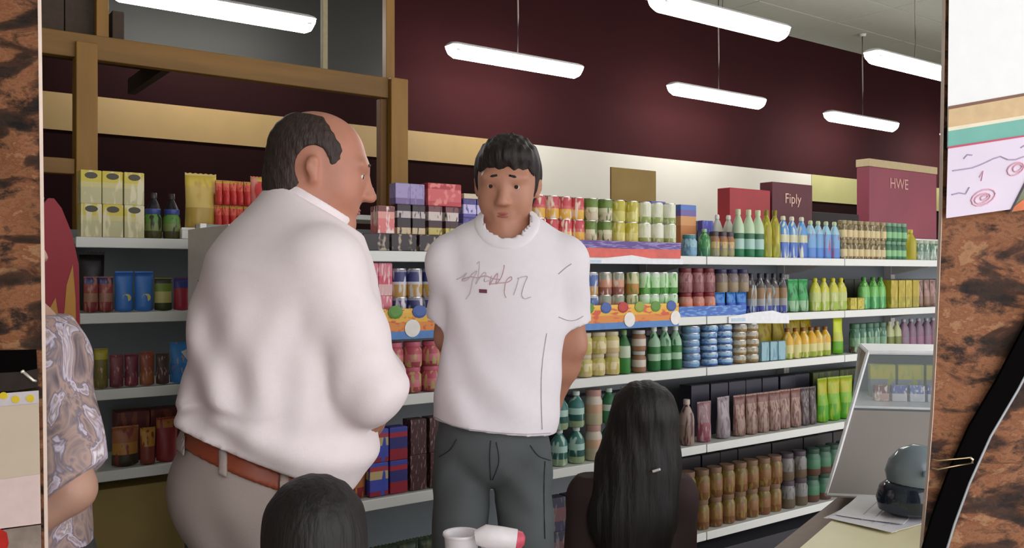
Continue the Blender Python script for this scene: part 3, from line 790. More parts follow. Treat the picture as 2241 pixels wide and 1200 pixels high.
# --- fifth shelf
row(s5 + .004, 770, 960, 'pouch', .10, .22, pmx('dkgr', (0, (40, 60, 30)), (.4, (30, 50, 34)), blot=(70, 80, 40), bscale=6), 'dark_green_bag', 'bag', 'dark green bag on the lowest shelf')
row(s5 + .004, 1190, 1270, 'carton', .09, .14, pmx('dkbl', (0, (46, 44, 76)), (.3, (110, 70, 76)), (.7, (40, 40, 66)), blot=(120, 110, 116), bscale=5, bcut=.6), 'dark_blue_pack', 'pack', 'dark blue and red pack on the lowest shelf', lay=2, extra=dict(dd=.06))
row(s5 + .004, 1490, 1706, 'jar', .085, .14, pmx('amb', (0, (110, 70, 40)), (.3, (130, 90, 56)), (.7, (110, 90, 40)), blot=(140, 120, 60), bscale=5), 'amber_jar', 'jar', 'amber brown jar on the lowest shelf', lay=2, extra=dict(cap=(126, 100, 80)))
row(s5 + .004, 1708, 1762, 'jar', .085, .14, pmx('gb', (0, (96, 80, 60)), (.4, (120, 120, 120)), blot=(90, 84, 70)), 'grey_jar', 'jar', 'grey jar on the lowest shelf', lay=2, extra=dict(cap=(80, 70, 80)))
row(s5 + .004, 1764, 1880, 'jar', .09, .14, pmx('gg', (0, (90, 60, 50)), (.3, (70, 120, 90)), (.7, (60, 100, 80))), 'green_jar', 'jar', 'green jar on the lowest shelf', lay=2, extra=dict(cap=(50, 76, 64)))
row(s5 + .004, 1480, 1900, 'carton', .14, .30, pmx('dkx', (0, (34, 30, 34))), 'gap_filler_carton', 'carton', 'dark carton added to darken the back of the lowest shelf', v=.24, extra=dict(dd=.08))  # added dark row imitating the dark depth of the shelf

# --- goods on the set-back unit at the left
m_oval = mat('dark_oval_print', (70, 66, 46), .5)
row(LZ[0] + .004, 172, 312, 'carton', .077, .124, pmx('milk', (0, (190, 186, 140)), (.5, (206, 196, 130)), (.66, (206, 190, 60)), blot=(222, 214, 176), bscale=3, bcut=.55), 'milk_carton', 'carton', 'yellow and cream milk carton with dark oval mark under the loft', n=3, lay=2, v0=VL, extra=dict(dd=.06, label=m_oval), jit=.02)
row(LZ[0] + .004, 314, 396, 'jar', .072, .115, pmx('gbj', (0, (70, 66, 30)), (.3, (120, 136, 80)), (.6, (90, 140, 60)), blot=(40, 40, 24), bscale=4), 'green_jar', 'jar', 'green jar with blue lid beside the milk cartons', v0=VL, extra=dict(cap=(50, 70, 140)))
row(LZ[0] + .004, 316, 396, 'bottle', .06, .19, pmx('dbl', (0, (24, 20, 40)), blot=(60, 40, 50)), 'dark_bottle', 'bottle', 'dark bottle behind the green jars', v0=VL, v=.2, extra=dict(cap=(60, 50, 60)))
ua, ub = U(398, VL), U(600, VL)
wt = tag(MB().box(ua, ub, VL + .0, VL + .2, LZ[0] + .004, LZ[0] + .045, .003).obj('white_tray', m_white_cap), 'white tray under the golden snack bags', 'tray')
MB().box(ua - .002, ub + .002, VL - .003, VL, LZ[0] + .038, LZ[0] + .048, .001).obj('tray_lip', m_white_cap, wt)
row(LZ[0] + .046, 402, 476, 'pouch', .125, .225, pmx('gold', (0, (176, 146, 66)), (.4, (206, 180, 96)), (.8, (214, 190, 80)), blot=(190, 160, 80), bscale=3), 'golden_bag', 'bag', 'large golden snack bag on the white tray', n=1, v0=VL, v=.07, jit=.02)
rs = pmx('rsn', (0, (206, 70, 66)), (.6, (220, 110, 90)), (.9, (200, 176, 70)), blot=(190, 44, 50), bscale=6)
row(LZ[0] + .046, 470, 548, 'pouch', .036, .10, rs, 'red_snack_pack', 'pack', 'narrow red and gold snack pack beside the golden bag', n=5, lay=2, v0=VL, v=.05, jit=.03, extra=dict(dd=.05))
row(LZ[0] + .15, 546, 592, 'pouch', .085, .12, pmx('rbg', (0, (196, 60, 60)), (.3, (206, 70, 70)), (.85, (206, 180, 80)), blot=(226, 150, 140), bscale=2), 'red_bag', 'bag', 'round red bag with gold top beside the older man', n=1, v0=VL, v=.05, jit=.02, extra=dict(dd=.08))
row(LZ[0] + .046, 546, 592, 'carton', .085, .103, pmx('rbg2', (0, (190, 60, 60))), 'red_box', 'box', 'red box under the round red bag', n=1, v0=VL, v=.05, jit=.02)
# snack bags, second tier
row(LZ[1] + .004, 182, 248, 'pouch', .058, .135, pmx('sn1', (0, (120, 40, 46)), (.3, (150, 110, 86)), (.55, (140, 60, 60)), (.82, (50, 56, 110)), blot=(170, 110, 96), bscale=5), 'snack_bag', 'bag', 'dark red snack bag with blue top on the set-back shelf', n=2, v0=VL, jit=.05)
bb = pmx('sn2', (0, (60, 120, 196)), (.5, (56, 120, 200)), (.9, (40, 90, 170)))
for px in ((251, 292), (294, 335)):
    ob = row(LZ[1] + .004, px[0], px[1], 'pouch', .072, .155, pmx('sn2', (0, (80, 140, 206)), (.1, (50, 110, 196)), (.85, (60, 120, 206)), blot=(110, 160, 214), bscale=4, bcut=.6), 'blue_snack_bag', 'bag', 'tall blue snack bag on the set-back shelf', 'tall blue snack bags', n=1, v0=VL, jit=.03, extra=dict(patch=mat('patch_straw', (200, 190, 120), .5)))
row(LZ[1] + .004, 338, 377, 'pouch', .066, .13, pmx('sn3', (0, (50, 60, 20)), (.25, (186, 180, 110)), (.6, (110, 136, 40)), (.85, (56, 56, 50))), 'green_snack_bag', 'bag', 'olive green snack bag with cream patch', n=1, v0=VL, jit=.03)
row(LZ[1] + .004, 380, 415, 'pouch', .06, .13, pmx('sn4', (0, (160, 40, 60)), (.7, (50, 56, 130))), 'red_snack_bag', 'bag', 'red snack bag with dark blue top at the end of the tier', n=1, v0=VL, jit=.03)
row(LZ[1] + .004, 172, 230, 'pouch', .09, .23, pmx('sn5', (0, (24, 18, 22)), blot=(40, 34, 30)), 'black_bag', 'bag', 'tall black bag behind the dark red snack bags', n=1, v0=VL, v=.2)
# third tier
for a, b, h, c, nm, lb in ((206, 236, .15, ((0, (110, 100, 40)), (.75, (170, 160, 30))), 'yellow_snack_bag', 'olive yellow snack bag beside the patterned shirt'),
                           (239, 270, .125, ((0, (110, 50, 60)), (.3, (120, 56, 66))), 'maroon_snack_bag', 'first maroon snack bag on the third tier'),
                           (272, 303, .125, ((0, (126, 50, 66)), (.3, (110, 40, 56))), 'maroon_snack_bag', 'wine red snack bag with white dot on the third tier'),
                           (305, 338, .13, ((0, (150, 90, 50)), (.4, (140, 70, 46))), 'orange_snack_bag', 'rust orange snack bag on the third tier'),
                           (341, 370, .12, ((0, (70, 50, 46)), (.4, (66, 50, 44))), 'brown_snack_bag', 'dark brown snack bag on the third tier'),
                           (371, 416, .16, ((0, (50, 120, 190)), (.5, (60, 136, 206))), 'blue_snack_bag', 'leaning bright blue snack bag with white corner on the third tier')):
    row(LZ[2] + .004, a, b, 'pouch', (b - a) * .0017, h, printmat('tier3_' + lb, list(c), blot=(190, 150, 130), bscale=6, bcut=.66), nm, 'bag', lb, n=1, v0=VL, jit=.03)
ua = U(398, VL - .02)
tag(MB().prism([(ua, VL - .0105, LZ[2] + .13), (ua + .05, VL - .0105, LZ[2] + .15), (ua + .07, VL - .0105, LZ[2] + .05), (ua + .06, VL - .0105, LZ[2] - .02), (ua + .045, VL - .0105, LZ[2] - .02), (ua + .04, VL - .0105, LZ[2] + .075)], (0, .004, 0)).obj('price_card', mat('card_white', (232, 236, 240), .4)), 'small white price card in front of the bright blue snack bag', 'card')
# fourth tier
for a, b, h, c, nm, lb in ((244, 304, .15, ((0, (50, 44, 24)), (.3, (170, 120, 50)), (.6, (150, 90, 50))), 'golden_brown_bag', 'golden brown bag on the lowest tier under the loft'),
                           (306, 340, .14, ((0, (120, 50, 36)), (.5, (180, 130, 40))), 'mustard_bag', 'mustard and red bag on the lowest tier'),
                           (341, 390, .17, ((0, (140, 40, 46)), (.8, (170, 110, 50))), 'red_bag', 'deep red bag on the lowest tier beside the grey trousers')):
    row(LZ[3] + .004, a, b, 'pouch', (b - a) * .00165, h, printmat('tier4_' + lb, list(c), blot=(120, 40, 40), bscale=4, bcut=.6), nm, 'bag', lb, n=1, v0=VL, jit=.03)
row(LZ[3] + .004, 250, 390, 'carton', .12, .19, pmx('t4b', (0, (90, 30, 30)), blot=(120, 60, 30)), 'dark_red_carton', 'carton', 'dark red carton behind the bags on the lowest tier', v0=VL, v=.2, extra=dict(dd=.1))
# carton under the lowest tier
ua, ub = U(200, VL), U(420, VL)
bx = tag(MB().box(ua, ub, VL + .1, VL + .38, 0.101, 0.60, .004).obj('olive_carton', mat('olive_card', (160, 140, 86), .8, var=.12, scale=4)), 'large plain olive brown carton under the set-back shelf', 'carton')
MB().box(ua + .005, ub - .005, VL + .22, VL + .26, .6, .602).obj('tape', mat('carton_tape', (150, 110, 80), 0.4), bx)
# red and yellow promotional display at the far left
vd = VF + 0.30
dsp = thing('promotional_display', 'dark red cardboard display stand with yellow flame shapes left of the shelves', 'display', (U(112, vd), vd, 0))
rows_ = [(0.0, .07), (1.0, .075), (1.2, .085), (1.45, .08), (1.55, .06), (1.63, .03), (1.66, .008)]
poly = [(-w, 0, z) for z, w in rows_] + [(w, 0, z) for z, w in reversed(rows_)]
MB().prism(poly, (0, .035, 0)).obj('board', mat('display_red', (150, 20, 40), .5, var=.1, scale=3), dsp)
for x, z, w, h in ((-.062, 1.37, .016, .12), (.0, 1.27, .025, .15), (.052, 1.34, .02, .22), (.03, 1.1, .03, .2), (-.03, 1.1, .03, .2)):
    MB().prism([(x - w, -.0015, z - h * .5), (x + w, -.0015, z - h * .5), (x + w * .9, -.0015, z), (x + w * .5, -.0015, z + h * .5), (x - w * .4, -.0015, z + h * .2)], (0, .0014, 0)).obj('flame_shape', mat('display_yellow', (190, 136, 50), .5), dsp)
MB().box(-.06, .06, .035, .2, 0, .02).obj('foot', mat('display_red', (150, 20, 40)), dsp)
MB().prism([(-.082, -.006, 1.50), (-.065, -.006, 1.48), (-.02, -.006, 1.66), (-.03, -.006, 1.67)], (0, .005, 0)).obj('silver_edge', mat('silver_foil', (150, 140, 140), .4, .6), dsp)
# ------------------------------------------------------------------ people: smooth bodies grown from a distance field
def V3(*a):
    return np.array(a, dtype=float)


class Field:
    def __init__(self, lo, hi, h):
        self.lo = np.array(lo, float)
        self.h = h
        self.n = np.ceil((np.array(hi) - self.lo) / h).astype(int) + 1
        self.F = np.full(self.n, 0.2, dtype=np.float32)
        self.ax = [self.lo[i] + h * np.arange(self.n[i]) for i in range(3)]

    def region(self, lo, hi):
        i0 = np.clip(np.floor((np.array(lo) - self.lo) / self.h).astype(int), 0, self.n)
        i1 = np.clip(np.ceil((np.array(hi) - self.lo) / self.h).astype(int) + 1, 0, self.n)
        return tuple(slice(a, b) for a, b in zip(i0, i1))

    def grid(self, sl=None):
        sl = sl or (slice(None),) * 3
        return (self.ax[0][sl[0]][:, None, None], self.ax[1][sl[1]][None, :, None], self.ax[2][sl[2]][None, None, :])

    def blend(self, sl, d, k, sub=False):
        f = self.F[sl]
        if sub:
            self.F[sl] = np.maximum(f, -d)
            return
        hh = np.maximum(k - np.abs(f - d), 0) / k
        self.F[sl] = np.minimum(f, d) - hh * hh * k * 0.25

    def cone(self, a, b, ra, rb, k=0.03, fax=None, ff=1.0, infl=0.0):
        a, b = np.array(a, float), np.array(b, float)
        ra, rb = ra + infl, rb + infl
        m = max(ra, rb) * max(1, ff) + k + 3 * self.h
        sl = self.region(np.minimum(a, b) - m, np.maximum(a, b) + m)
        X, Y, Z = self.grid(sl)
        if X.size == 0 or Y.size == 0 or Z.size == 0:
            return
        p = [X - a[0], Y - a[1], Z - a[2]]
        ab = b - a
        if fax is not None:
            n = np.array(fax, float)
            n /= np.linalg.norm(n)
            dn = p[0] * n[0] + p[1] * n[1] + p[2] * n[2]
            g = 1.0 / ff - 1.0
            p = [p[i] + n[i] * dn * g for i in range(3)]
            ab = ab + n * float(ab @ n) * g
        L2 = float(ab @ ab) + 1e-12
        t = np.clip((p[0] * ab[0] + p[1] * ab[1] + p[2] * ab[2]) / L2, 0, 1)
        dd = np.sqrt((p[0] - ab[0] * t) ** 2 + (p[1] - ab[1] * t) ** 2 + (p[2] - ab[2] * t) ** 2)
        d = (dd - (ra + (rb - ra) * t)) * min(1.0, ff)
        self.blend(sl, d, k)

    def ell(self, c, r, R=None, k=0.02, sub=False, infl=0.0):
        c = np.array(c, float)
        r = np.array(r, float) + infl
        m = r.max() + k + 3 * self.h
        sl = self.region(c - m, c + m)
        X, Y, Z = self.grid(sl)
        if X.size == 0 or Y.size == 0 or Z.size == 0:
            return
        p = [X - c[0], Y - c[1], Z - c[2]]
        if R is not None:
            p = [p[0] * R[0, i] + p[1] * R[1, i] + p[2] * R[2, i] for i in range(3)]
        k0 = np.sqrt(sum((p[i] / r[i]) ** 2 for i in range(3)))
        k1 = np.sqrt(sum((p[i] / r[i] ** 2) ** 2 for i in range(3))) + 1e-9
        self.blend(sl, k0 * (k0 - 1) / k1, k, sub)

    def cut(self, fn):
        X, Y, Z = self.grid()
        self.F = np.maximum(self.F, fn(X, Y, Z)).astype(np.float32)

    def add(self, fn):
        X, Y, Z = self.grid()
        self.F = (self.F + fn(X, Y, Z)).astype(np.float32)

    def mesh(self, name, m, off):
        F = self.F
        F[0], F[-1] = 0.1, 0.1
        F[:, 0], F[:, -1] = 0.1, 0.1
        F[:, :, 0], F[:, :, -1] = 0.1, 0.1
        s = F < 0
        nx, ny, nz = (k - 1 for k in F.shape)
        cnt = np.zeros((nx, ny, nz), np.int8)
        cor = [(i, j, k) for i in (0, 1) for j in (0, 1) for k in (0, 1)]
        for i, j, k in cor:
            cnt += s[i:nx + i, j:ny + j, k:nz + k]
        act = np.argwhere((cnt > 0) & (cnt < 8))
        idx = np.full((nx, ny, nz), -1, np.int32)
        idx[act[:, 0], act[:, 1], act[:, 2]] = np.arange(len(act))
        vals = {c: F[act[:, 0] + c[0], act[:, 1] + c[1], act[:, 2] + c[2]] for c in cor}
        acc = np.zeros((len(act), 3))
        num = np.zeros(len(act))
        for a in cor:
            for ax in range(3):
                if a[ax] == 1:
                    continue
                b = list(a)
                b[ax] = 1
                b = tuple(b)
                fa, fb = vals[a], vals[b]
                x = (fa < 0) != (fb < 0)
                t = np.where(x, fa / np.where(x, fa - fb, 1), 0)
                pos = np.tile(np.array(a, float), (len(act), 1))
                pos[:, ax] += t
                acc += pos * x[:, None]
                num += x
        vs = (act + acc / num[:, None]) * self.h + self.lo - np.array(off)
        quads = []
        for ax in range(3):
            o = [(1, 2), (2, 0), (0, 1)][ax]
            sl0 = [slice(1, -1)] * 3
            sl0[ax] = slice(0, -1)
            sl1 = list(sl0)
            sl1[ax] = slice(1, None)
            a, b = s[tuple(sl0)], s[tuple(sl1)]
            e = np.argwhere(a != b)
            fl = a[e[:, 0], e[:, 1], e[:, 2]]
            base = e + 1
            base[:, ax] -= 1
            q = []
            for d1, d2 in ((-1, -1), (0, -1), (0, 0), (-1, 0)):
                c = base.copy()
                c[:, o[0]] += d1
                c[:, o[1]] += d2
                q.append(idx[c[:, 0], c[:, 1], c[:, 2]])
            q = np.stack(q, 1)
            q[~fl] = q[~fl][:, ::-1]
            quads.append(q)
        q = np.concatenate(quads)
        me = bpy.data.meshes.new(name)
        me.vertices.add(len(vs))
        me.vertices.foreach_set('co', vs.astype(np.float32).ravel())
        me.loops.add(q.size)
        me.loops.foreach_set('vertex_index', q.ravel().astype(np.int32))
        me.polygons.add(len(q))
        me.polygons.foreach_set('loop_start', np.arange(0, q.size, 4, dtype=np.int32))
        me.polygons.foreach_set('use_smooth', np.ones(len(q), bool))
        me.update(calc_edges=True)
        me.validate()
        if m:
            me.materials.append(m)
        return me


def rot(yaw, pitch=0.0, roll=0.0):
    """columns = head axes (x side, y back, z up); face looks along -y. yaw turns about z, pitch nods down"""
    cz, sz = math.cos(yaw), math.sin(yaw)
    cx, sx = math.cos(pitch), math.sin(pitch)
    cr, sr = math.cos(roll), math.sin(roll)
    Rz = np.array([[cz, -sz, 0], [sz, cz, 0], [0, 0, 1]])
    Rx = np.array([[1, 0, 0], [0, cx, -sx], [0, sx, cx]])
    Ry = np.array([[cr, 0, sr], [0, 1, 0], [-sr, 0, cr]])
    return Rz @ Rx @ Ry


def head(f, c, R, s=1.0):
    def L(x, y, z):
        return c + R @ (np.array((x, y, z)) * s)
    e = lambda x, y, z, a, b, d, k=.02, sub=False: f.ell(L(x, y, z), np.array((a, b, d)) * s, R, k, sub)
    e(0, .012, .032, .075, .096, .086)
    e(0, -.035, -.02, .064, .060, .075, .03)
    f.cone(L(0, -.03, -.05), L(0, -.062, -.092), .052 * s, .026 * s, .03)
    e(.036, -.05, -.03, .024, .026, .03, .02)
    e(-.036, -.05, -.03, .024, .026, .03, .02)
    e(0, -.076, .028, .055, .016, .012, .02)              # brow
    for q in (-1, 1):
        e(q * .031, -.101, .006, .017, .018, .011, .01, True)   # eye sockets
        f.cone(L(q * .077, .012, .010), L(q * .075, .006, -.024), .0085 * s, .0065 * s, .006)
        e(q * .081, .016, .002, .006, .012, .019, .006)
        e(q * .089, .011, .000, .007, .006, .010, .006, True)
    f.cone(L(0, -.088, .012), L(0, -.110, -.028), .008 * s, .012 * s, .012)
    e(.011, -.100, -.032, .009, .010, .007, .008)
    e(-.011, -.100, -.032, .009, .010, .007, .008)
    f.cone(L(-.019, -.084, -.057), L(.019, -.084, -.057), .0065 * s, .0065 * s, .006)
    f.cone(L(-.016, -.084, -.067), L(.016, -.084, -.067), .0065 * s, .0065 * s, .006)
    e(0, -.072, -.096, .022, .018, .016, .015)
    return L


def face_bits(root, L, R, s, off, brow_m, c, skin=None):
    skin = skin or m_skin1
    """eyes, brows and lips"""
    m_eye = mat('eye_white', (226, 220, 214), .2)
    m_iris = mat('iris_brown', (40, 26, 20), .15)
    m_lip = mat('lip_rose', (168, 96, 86), .5)
    Rm = Matrix([[R[i, j] for j in range(3)] for i in range(3)]).to_4x4()
    for q in (-1, 1):
        p = Vector(L(q * .031, -.0745, .006) - off)
        M = Matrix.Translation(p) @ Rm @ Matrix.Diagonal((s, s, s, 1))
        mb = MB()
        r = bmesh.ops.create_uvsphere(mb.bm, u_segments=14, v_segments=10, radius=.0118)
        bmesh.ops.transform(mb.bm, matrix=M, verts=r['verts'])
        eye = mb.obj('eye', m_eye, root, True)
        mb = MB()
        mb.lathe([(.0055, 0), (.0045, .0018)], 12, M @ Matrix.Translation((0, -.0105, 0)) @ Matrix.Rotation(math.pi / 2, 4, 'X'))
        mb.obj('iris', m_iris, eye)
        mb = MB()
        r = bmesh.ops.create_uvsphere(mb.bm, u_segments=14, v_segments=12, radius=.0130)
        bmesh.ops.delete(mb.bm, geom=[v for v in mb.bm.verts if v.co.z < .0015], context='VERTS')
        bmesh.ops.transform(mb.bm, matrix=M @ Matrix.Rotation(-.05, 4, 'X'), verts=mb.bm.verts[:])
        mb.obj('eyelid', skin, eye, True)
        mb = MB()
        pts = [L(q * (.014 + .011 * i), -.0935 + .0035 * i * i * .55, .0335 - .0035 * i + (.001 if i in (1, 2) else 0)) - off for i in range(4)]
        mb.tube(pts, [.0028 * s, .0035 * s, .003 * s, .0015 * s], 6)
        mb.obj('eyebrow', brow_m, root, True)
    mb = MB()
    mb.tube([L(x, -.0925 + abs(x) * .25, -.0585 + (-.001 if x == 0 else 0)) - off for x in (-.02, -.01, 0, .01, .02)], [.001, .0028 * s, .003 * s, .0028 * s, .001], 6)
    mb.tube([L(x, -.0925 + abs(x) * .25, -.0655) - off for x in (-.018, -.009, 0, .009, .018)], [.001, .003 * s, .0035 * s, .003 * s, .001], 6)
    mb.obj('lips', m_lip, root, True)


def hand(f, w, d, side, palm_n, s=1.0, curl=.5):
    """w wrist, d hand direction, side = thumb side direction, palm_n = palm normal"""
    w, d, side, pn = (np.array(x, float) for x in (w, d, side, palm_n))
    d /= np.linalg.norm(d)
    side = side - d * (side @ d)
    side /= np.linalg.norm(side)
    pn = np.cross(d, side) * np.sign(np.cross(d, side) @ pn + 1e-9)
    f.cone(w, w + d * .035 * s, .024 * s, .028 * s, .02, pn, .6)
    f.cone(w + d * .04 * s - side * .02 * s, w + d * .085 * s - side * .022 * s, .02 * s, .019 * s, .02, pn, .62)
    f.cone(w + d * .04 * s + side * .018 * s, w + d * .088 * s + side * .02 * s, .02 * s, .019 * s, .02, pn, .62)
    for i, ln in enumerate((.072, .080, .074, .058)):
        b0 = w + d * (.088 - .004 * abs(i - 1)) * s + side * (.030 - .0205 * i) * s
        d1 = d * math.cos(curl * .5) + pn * math.sin(curl * .5)
        d2 = d * math.cos(curl * 1.5) + pn * math.sin(curl * 1.5)
        d3 = d * math.cos(curl * 2.3) + pn * math.sin(curl * 2.3)
        p1 = b0 + d1 * ln * .45 * s
        p2 = p1 + d2 * ln * .32 * s
        p3 = p2 + d3 * ln * .23 * s
        f.cone(b0, p1, .0095 * s, .009 * s, .006)
        f.cone(p1, p2, .009 * s, .0085 * s, .006)
        f.cone(p2, p3, .0085 * s, .0075 * s, .006)
    t0 = w + d * .02 * s + side * .022 * s
    t1 = t0 + (d * .6 + side * .7 + pn * .3) * .038 * s
    t2 = t1 + (d * .85 + side * .25 + pn * .4) * .03 * s
    t3 = t2 + (d * .9 + pn * .45) * .022 * s
    f.cone(t0, t1, .014 * s, .0115 * s, .012)
    f.cone(t1, t2, .0115 * s, .0105 * s, .006)
    f.cone(t2, t3, .0105 * s, .0085 * s, .006)


def foot(f, a, d, infl=0.0, s=1.0):
    """a = ankle joint, d = toe direction"""
    a, d = np.array(a, float), np.array(d, float)
    h = V3(a[0], a[1], .035) - d * .03
    f.cone(a, h, .042 * s, .036 * s, .03, infl=infl)
    f.cone(h, V3(a[0], a[1], .03) + d * .17 * s, .035 * s, .028 * s, .03, (0, 0, 1), .85, infl=infl)


def person(name, label, depth, px, maker):
    """maker(root, off) builds the meshes in the photographer's axes around the standing point"""
    X = (px - 1120.5) / FPX * depth
    off = V3(X, depth, 0)
    root = thing(name, label, 'person', c2w(X, depth, 0), -TH)
    maker(root, off)
    return root


m_skin1 = mat('skin_tan', (184, 132, 108), .5, var=.05, scale=30, sss=.06)
m_skin2 = mat('skin_ruddy', (178, 122, 100), .5, var=.08, scale=22, sss=.06)
m_skin3 = mat('skin_arm', (186, 146, 126), .5, var=.05, scale=30, sss=.1)
m_hair = mat('hair_dark_brown', (24, 15, 14), .6, var=.3, scale=60, stretch=(1, 1, .15), bump=.5, bscale=120)
m_hair_g = mat('hair_brown_thin', (48, 34, 28), .6, var=.3, scale=80, stretch=(1, 1, .3), bump=.5, bscale=150)
m_black_hair = mat('hair_black', (18, 13, 13), .6, var=.3, scale=60, stretch=(1, 1, .12), bump=.4, bscale=110)
m_tee = mat('tee_white_cotton', (236, 232, 238), .85, var=.015, scale=60, bump=.05, bscale=300)
m_shirt = mat('shirt_pinkish_white', (232, 222, 224), .8, var=.015, scale=60, bump=.05, bscale=300)
m_jean = mat('jeans_grey_blue', (84, 90, 92), .85, var=.2, scale=7, bump=.1, bscale=300)
m_khaki = mat('trousers_khaki_grey', (160, 148, 142), .85, var=.04, scale=8, bump=.08, bscale=300)
m_shoe = mat('shoe_dark', (40, 34, 32), .5)
m_belt = mat('belt_brown_leather', (134, 62, 36), .45, var=.12, scale=18)
m_inkred = mat('shirt_print_red', (206, 172, 180), .8)
m_inkgrey = mat('shirt_print_grey', (206, 200, 208), .8)


def sleeve(f, s_, e_, r0, r1, t, k, tilt=None, fold=.003):
    """a sleeve tube from shoulder s_ to elbow e_, open at fraction t, joined softly to the garment f"""
    g = Field(f.lo, f.lo + f.h * (f.n - 1), f.h)
    e2 = s_ + (e_ - s_) * min(1.0, t + .15)
    g.cone(s_, e2, r0, r1, .02)
    g.add(lambda X, Y, Z: fold * np.sin(Z * 55 + X * 30 + 1.5 * np.sin(X * 25)))
    ax = (e_ - s_) / np.linalg.norm(e_ - s_) if tilt is None else np.array(tilt) / np.linalg.norm(tilt)
    ep = s_ + (e_ - s_) * t
    g.cut(lambda X, Y, Z: (X - ep[0]) * ax[0] + (Y - ep[1]) * ax[1] + (Z - ep[2]) * ax[2])
    sl = tuple(slice(0, min(a, b)) for a, b in zip(f.F.shape, g.F.shape))
    f.blend(sl, g.F[sl], k)


def trim_body(f, garment, where):
    """keep the body inside the garment wherever the garment covers it (where < 0)"""
    g = Field(f.lo, f.lo + f.h * (f.n - 1), f.h)
    garment(g)
    sl = tuple(slice(0, min(a, b)) for a, b in zip(f.F.shape, g.F.shape))
    X, Y, Z = g.grid()
    w = np.broadcast_to(where(X, Y, Z), g.F.shape)[sl]
    f.F[sl] = np.where(w < 0, np.maximum(f.F[sl], g.F[sl] + .009), f.F[sl])


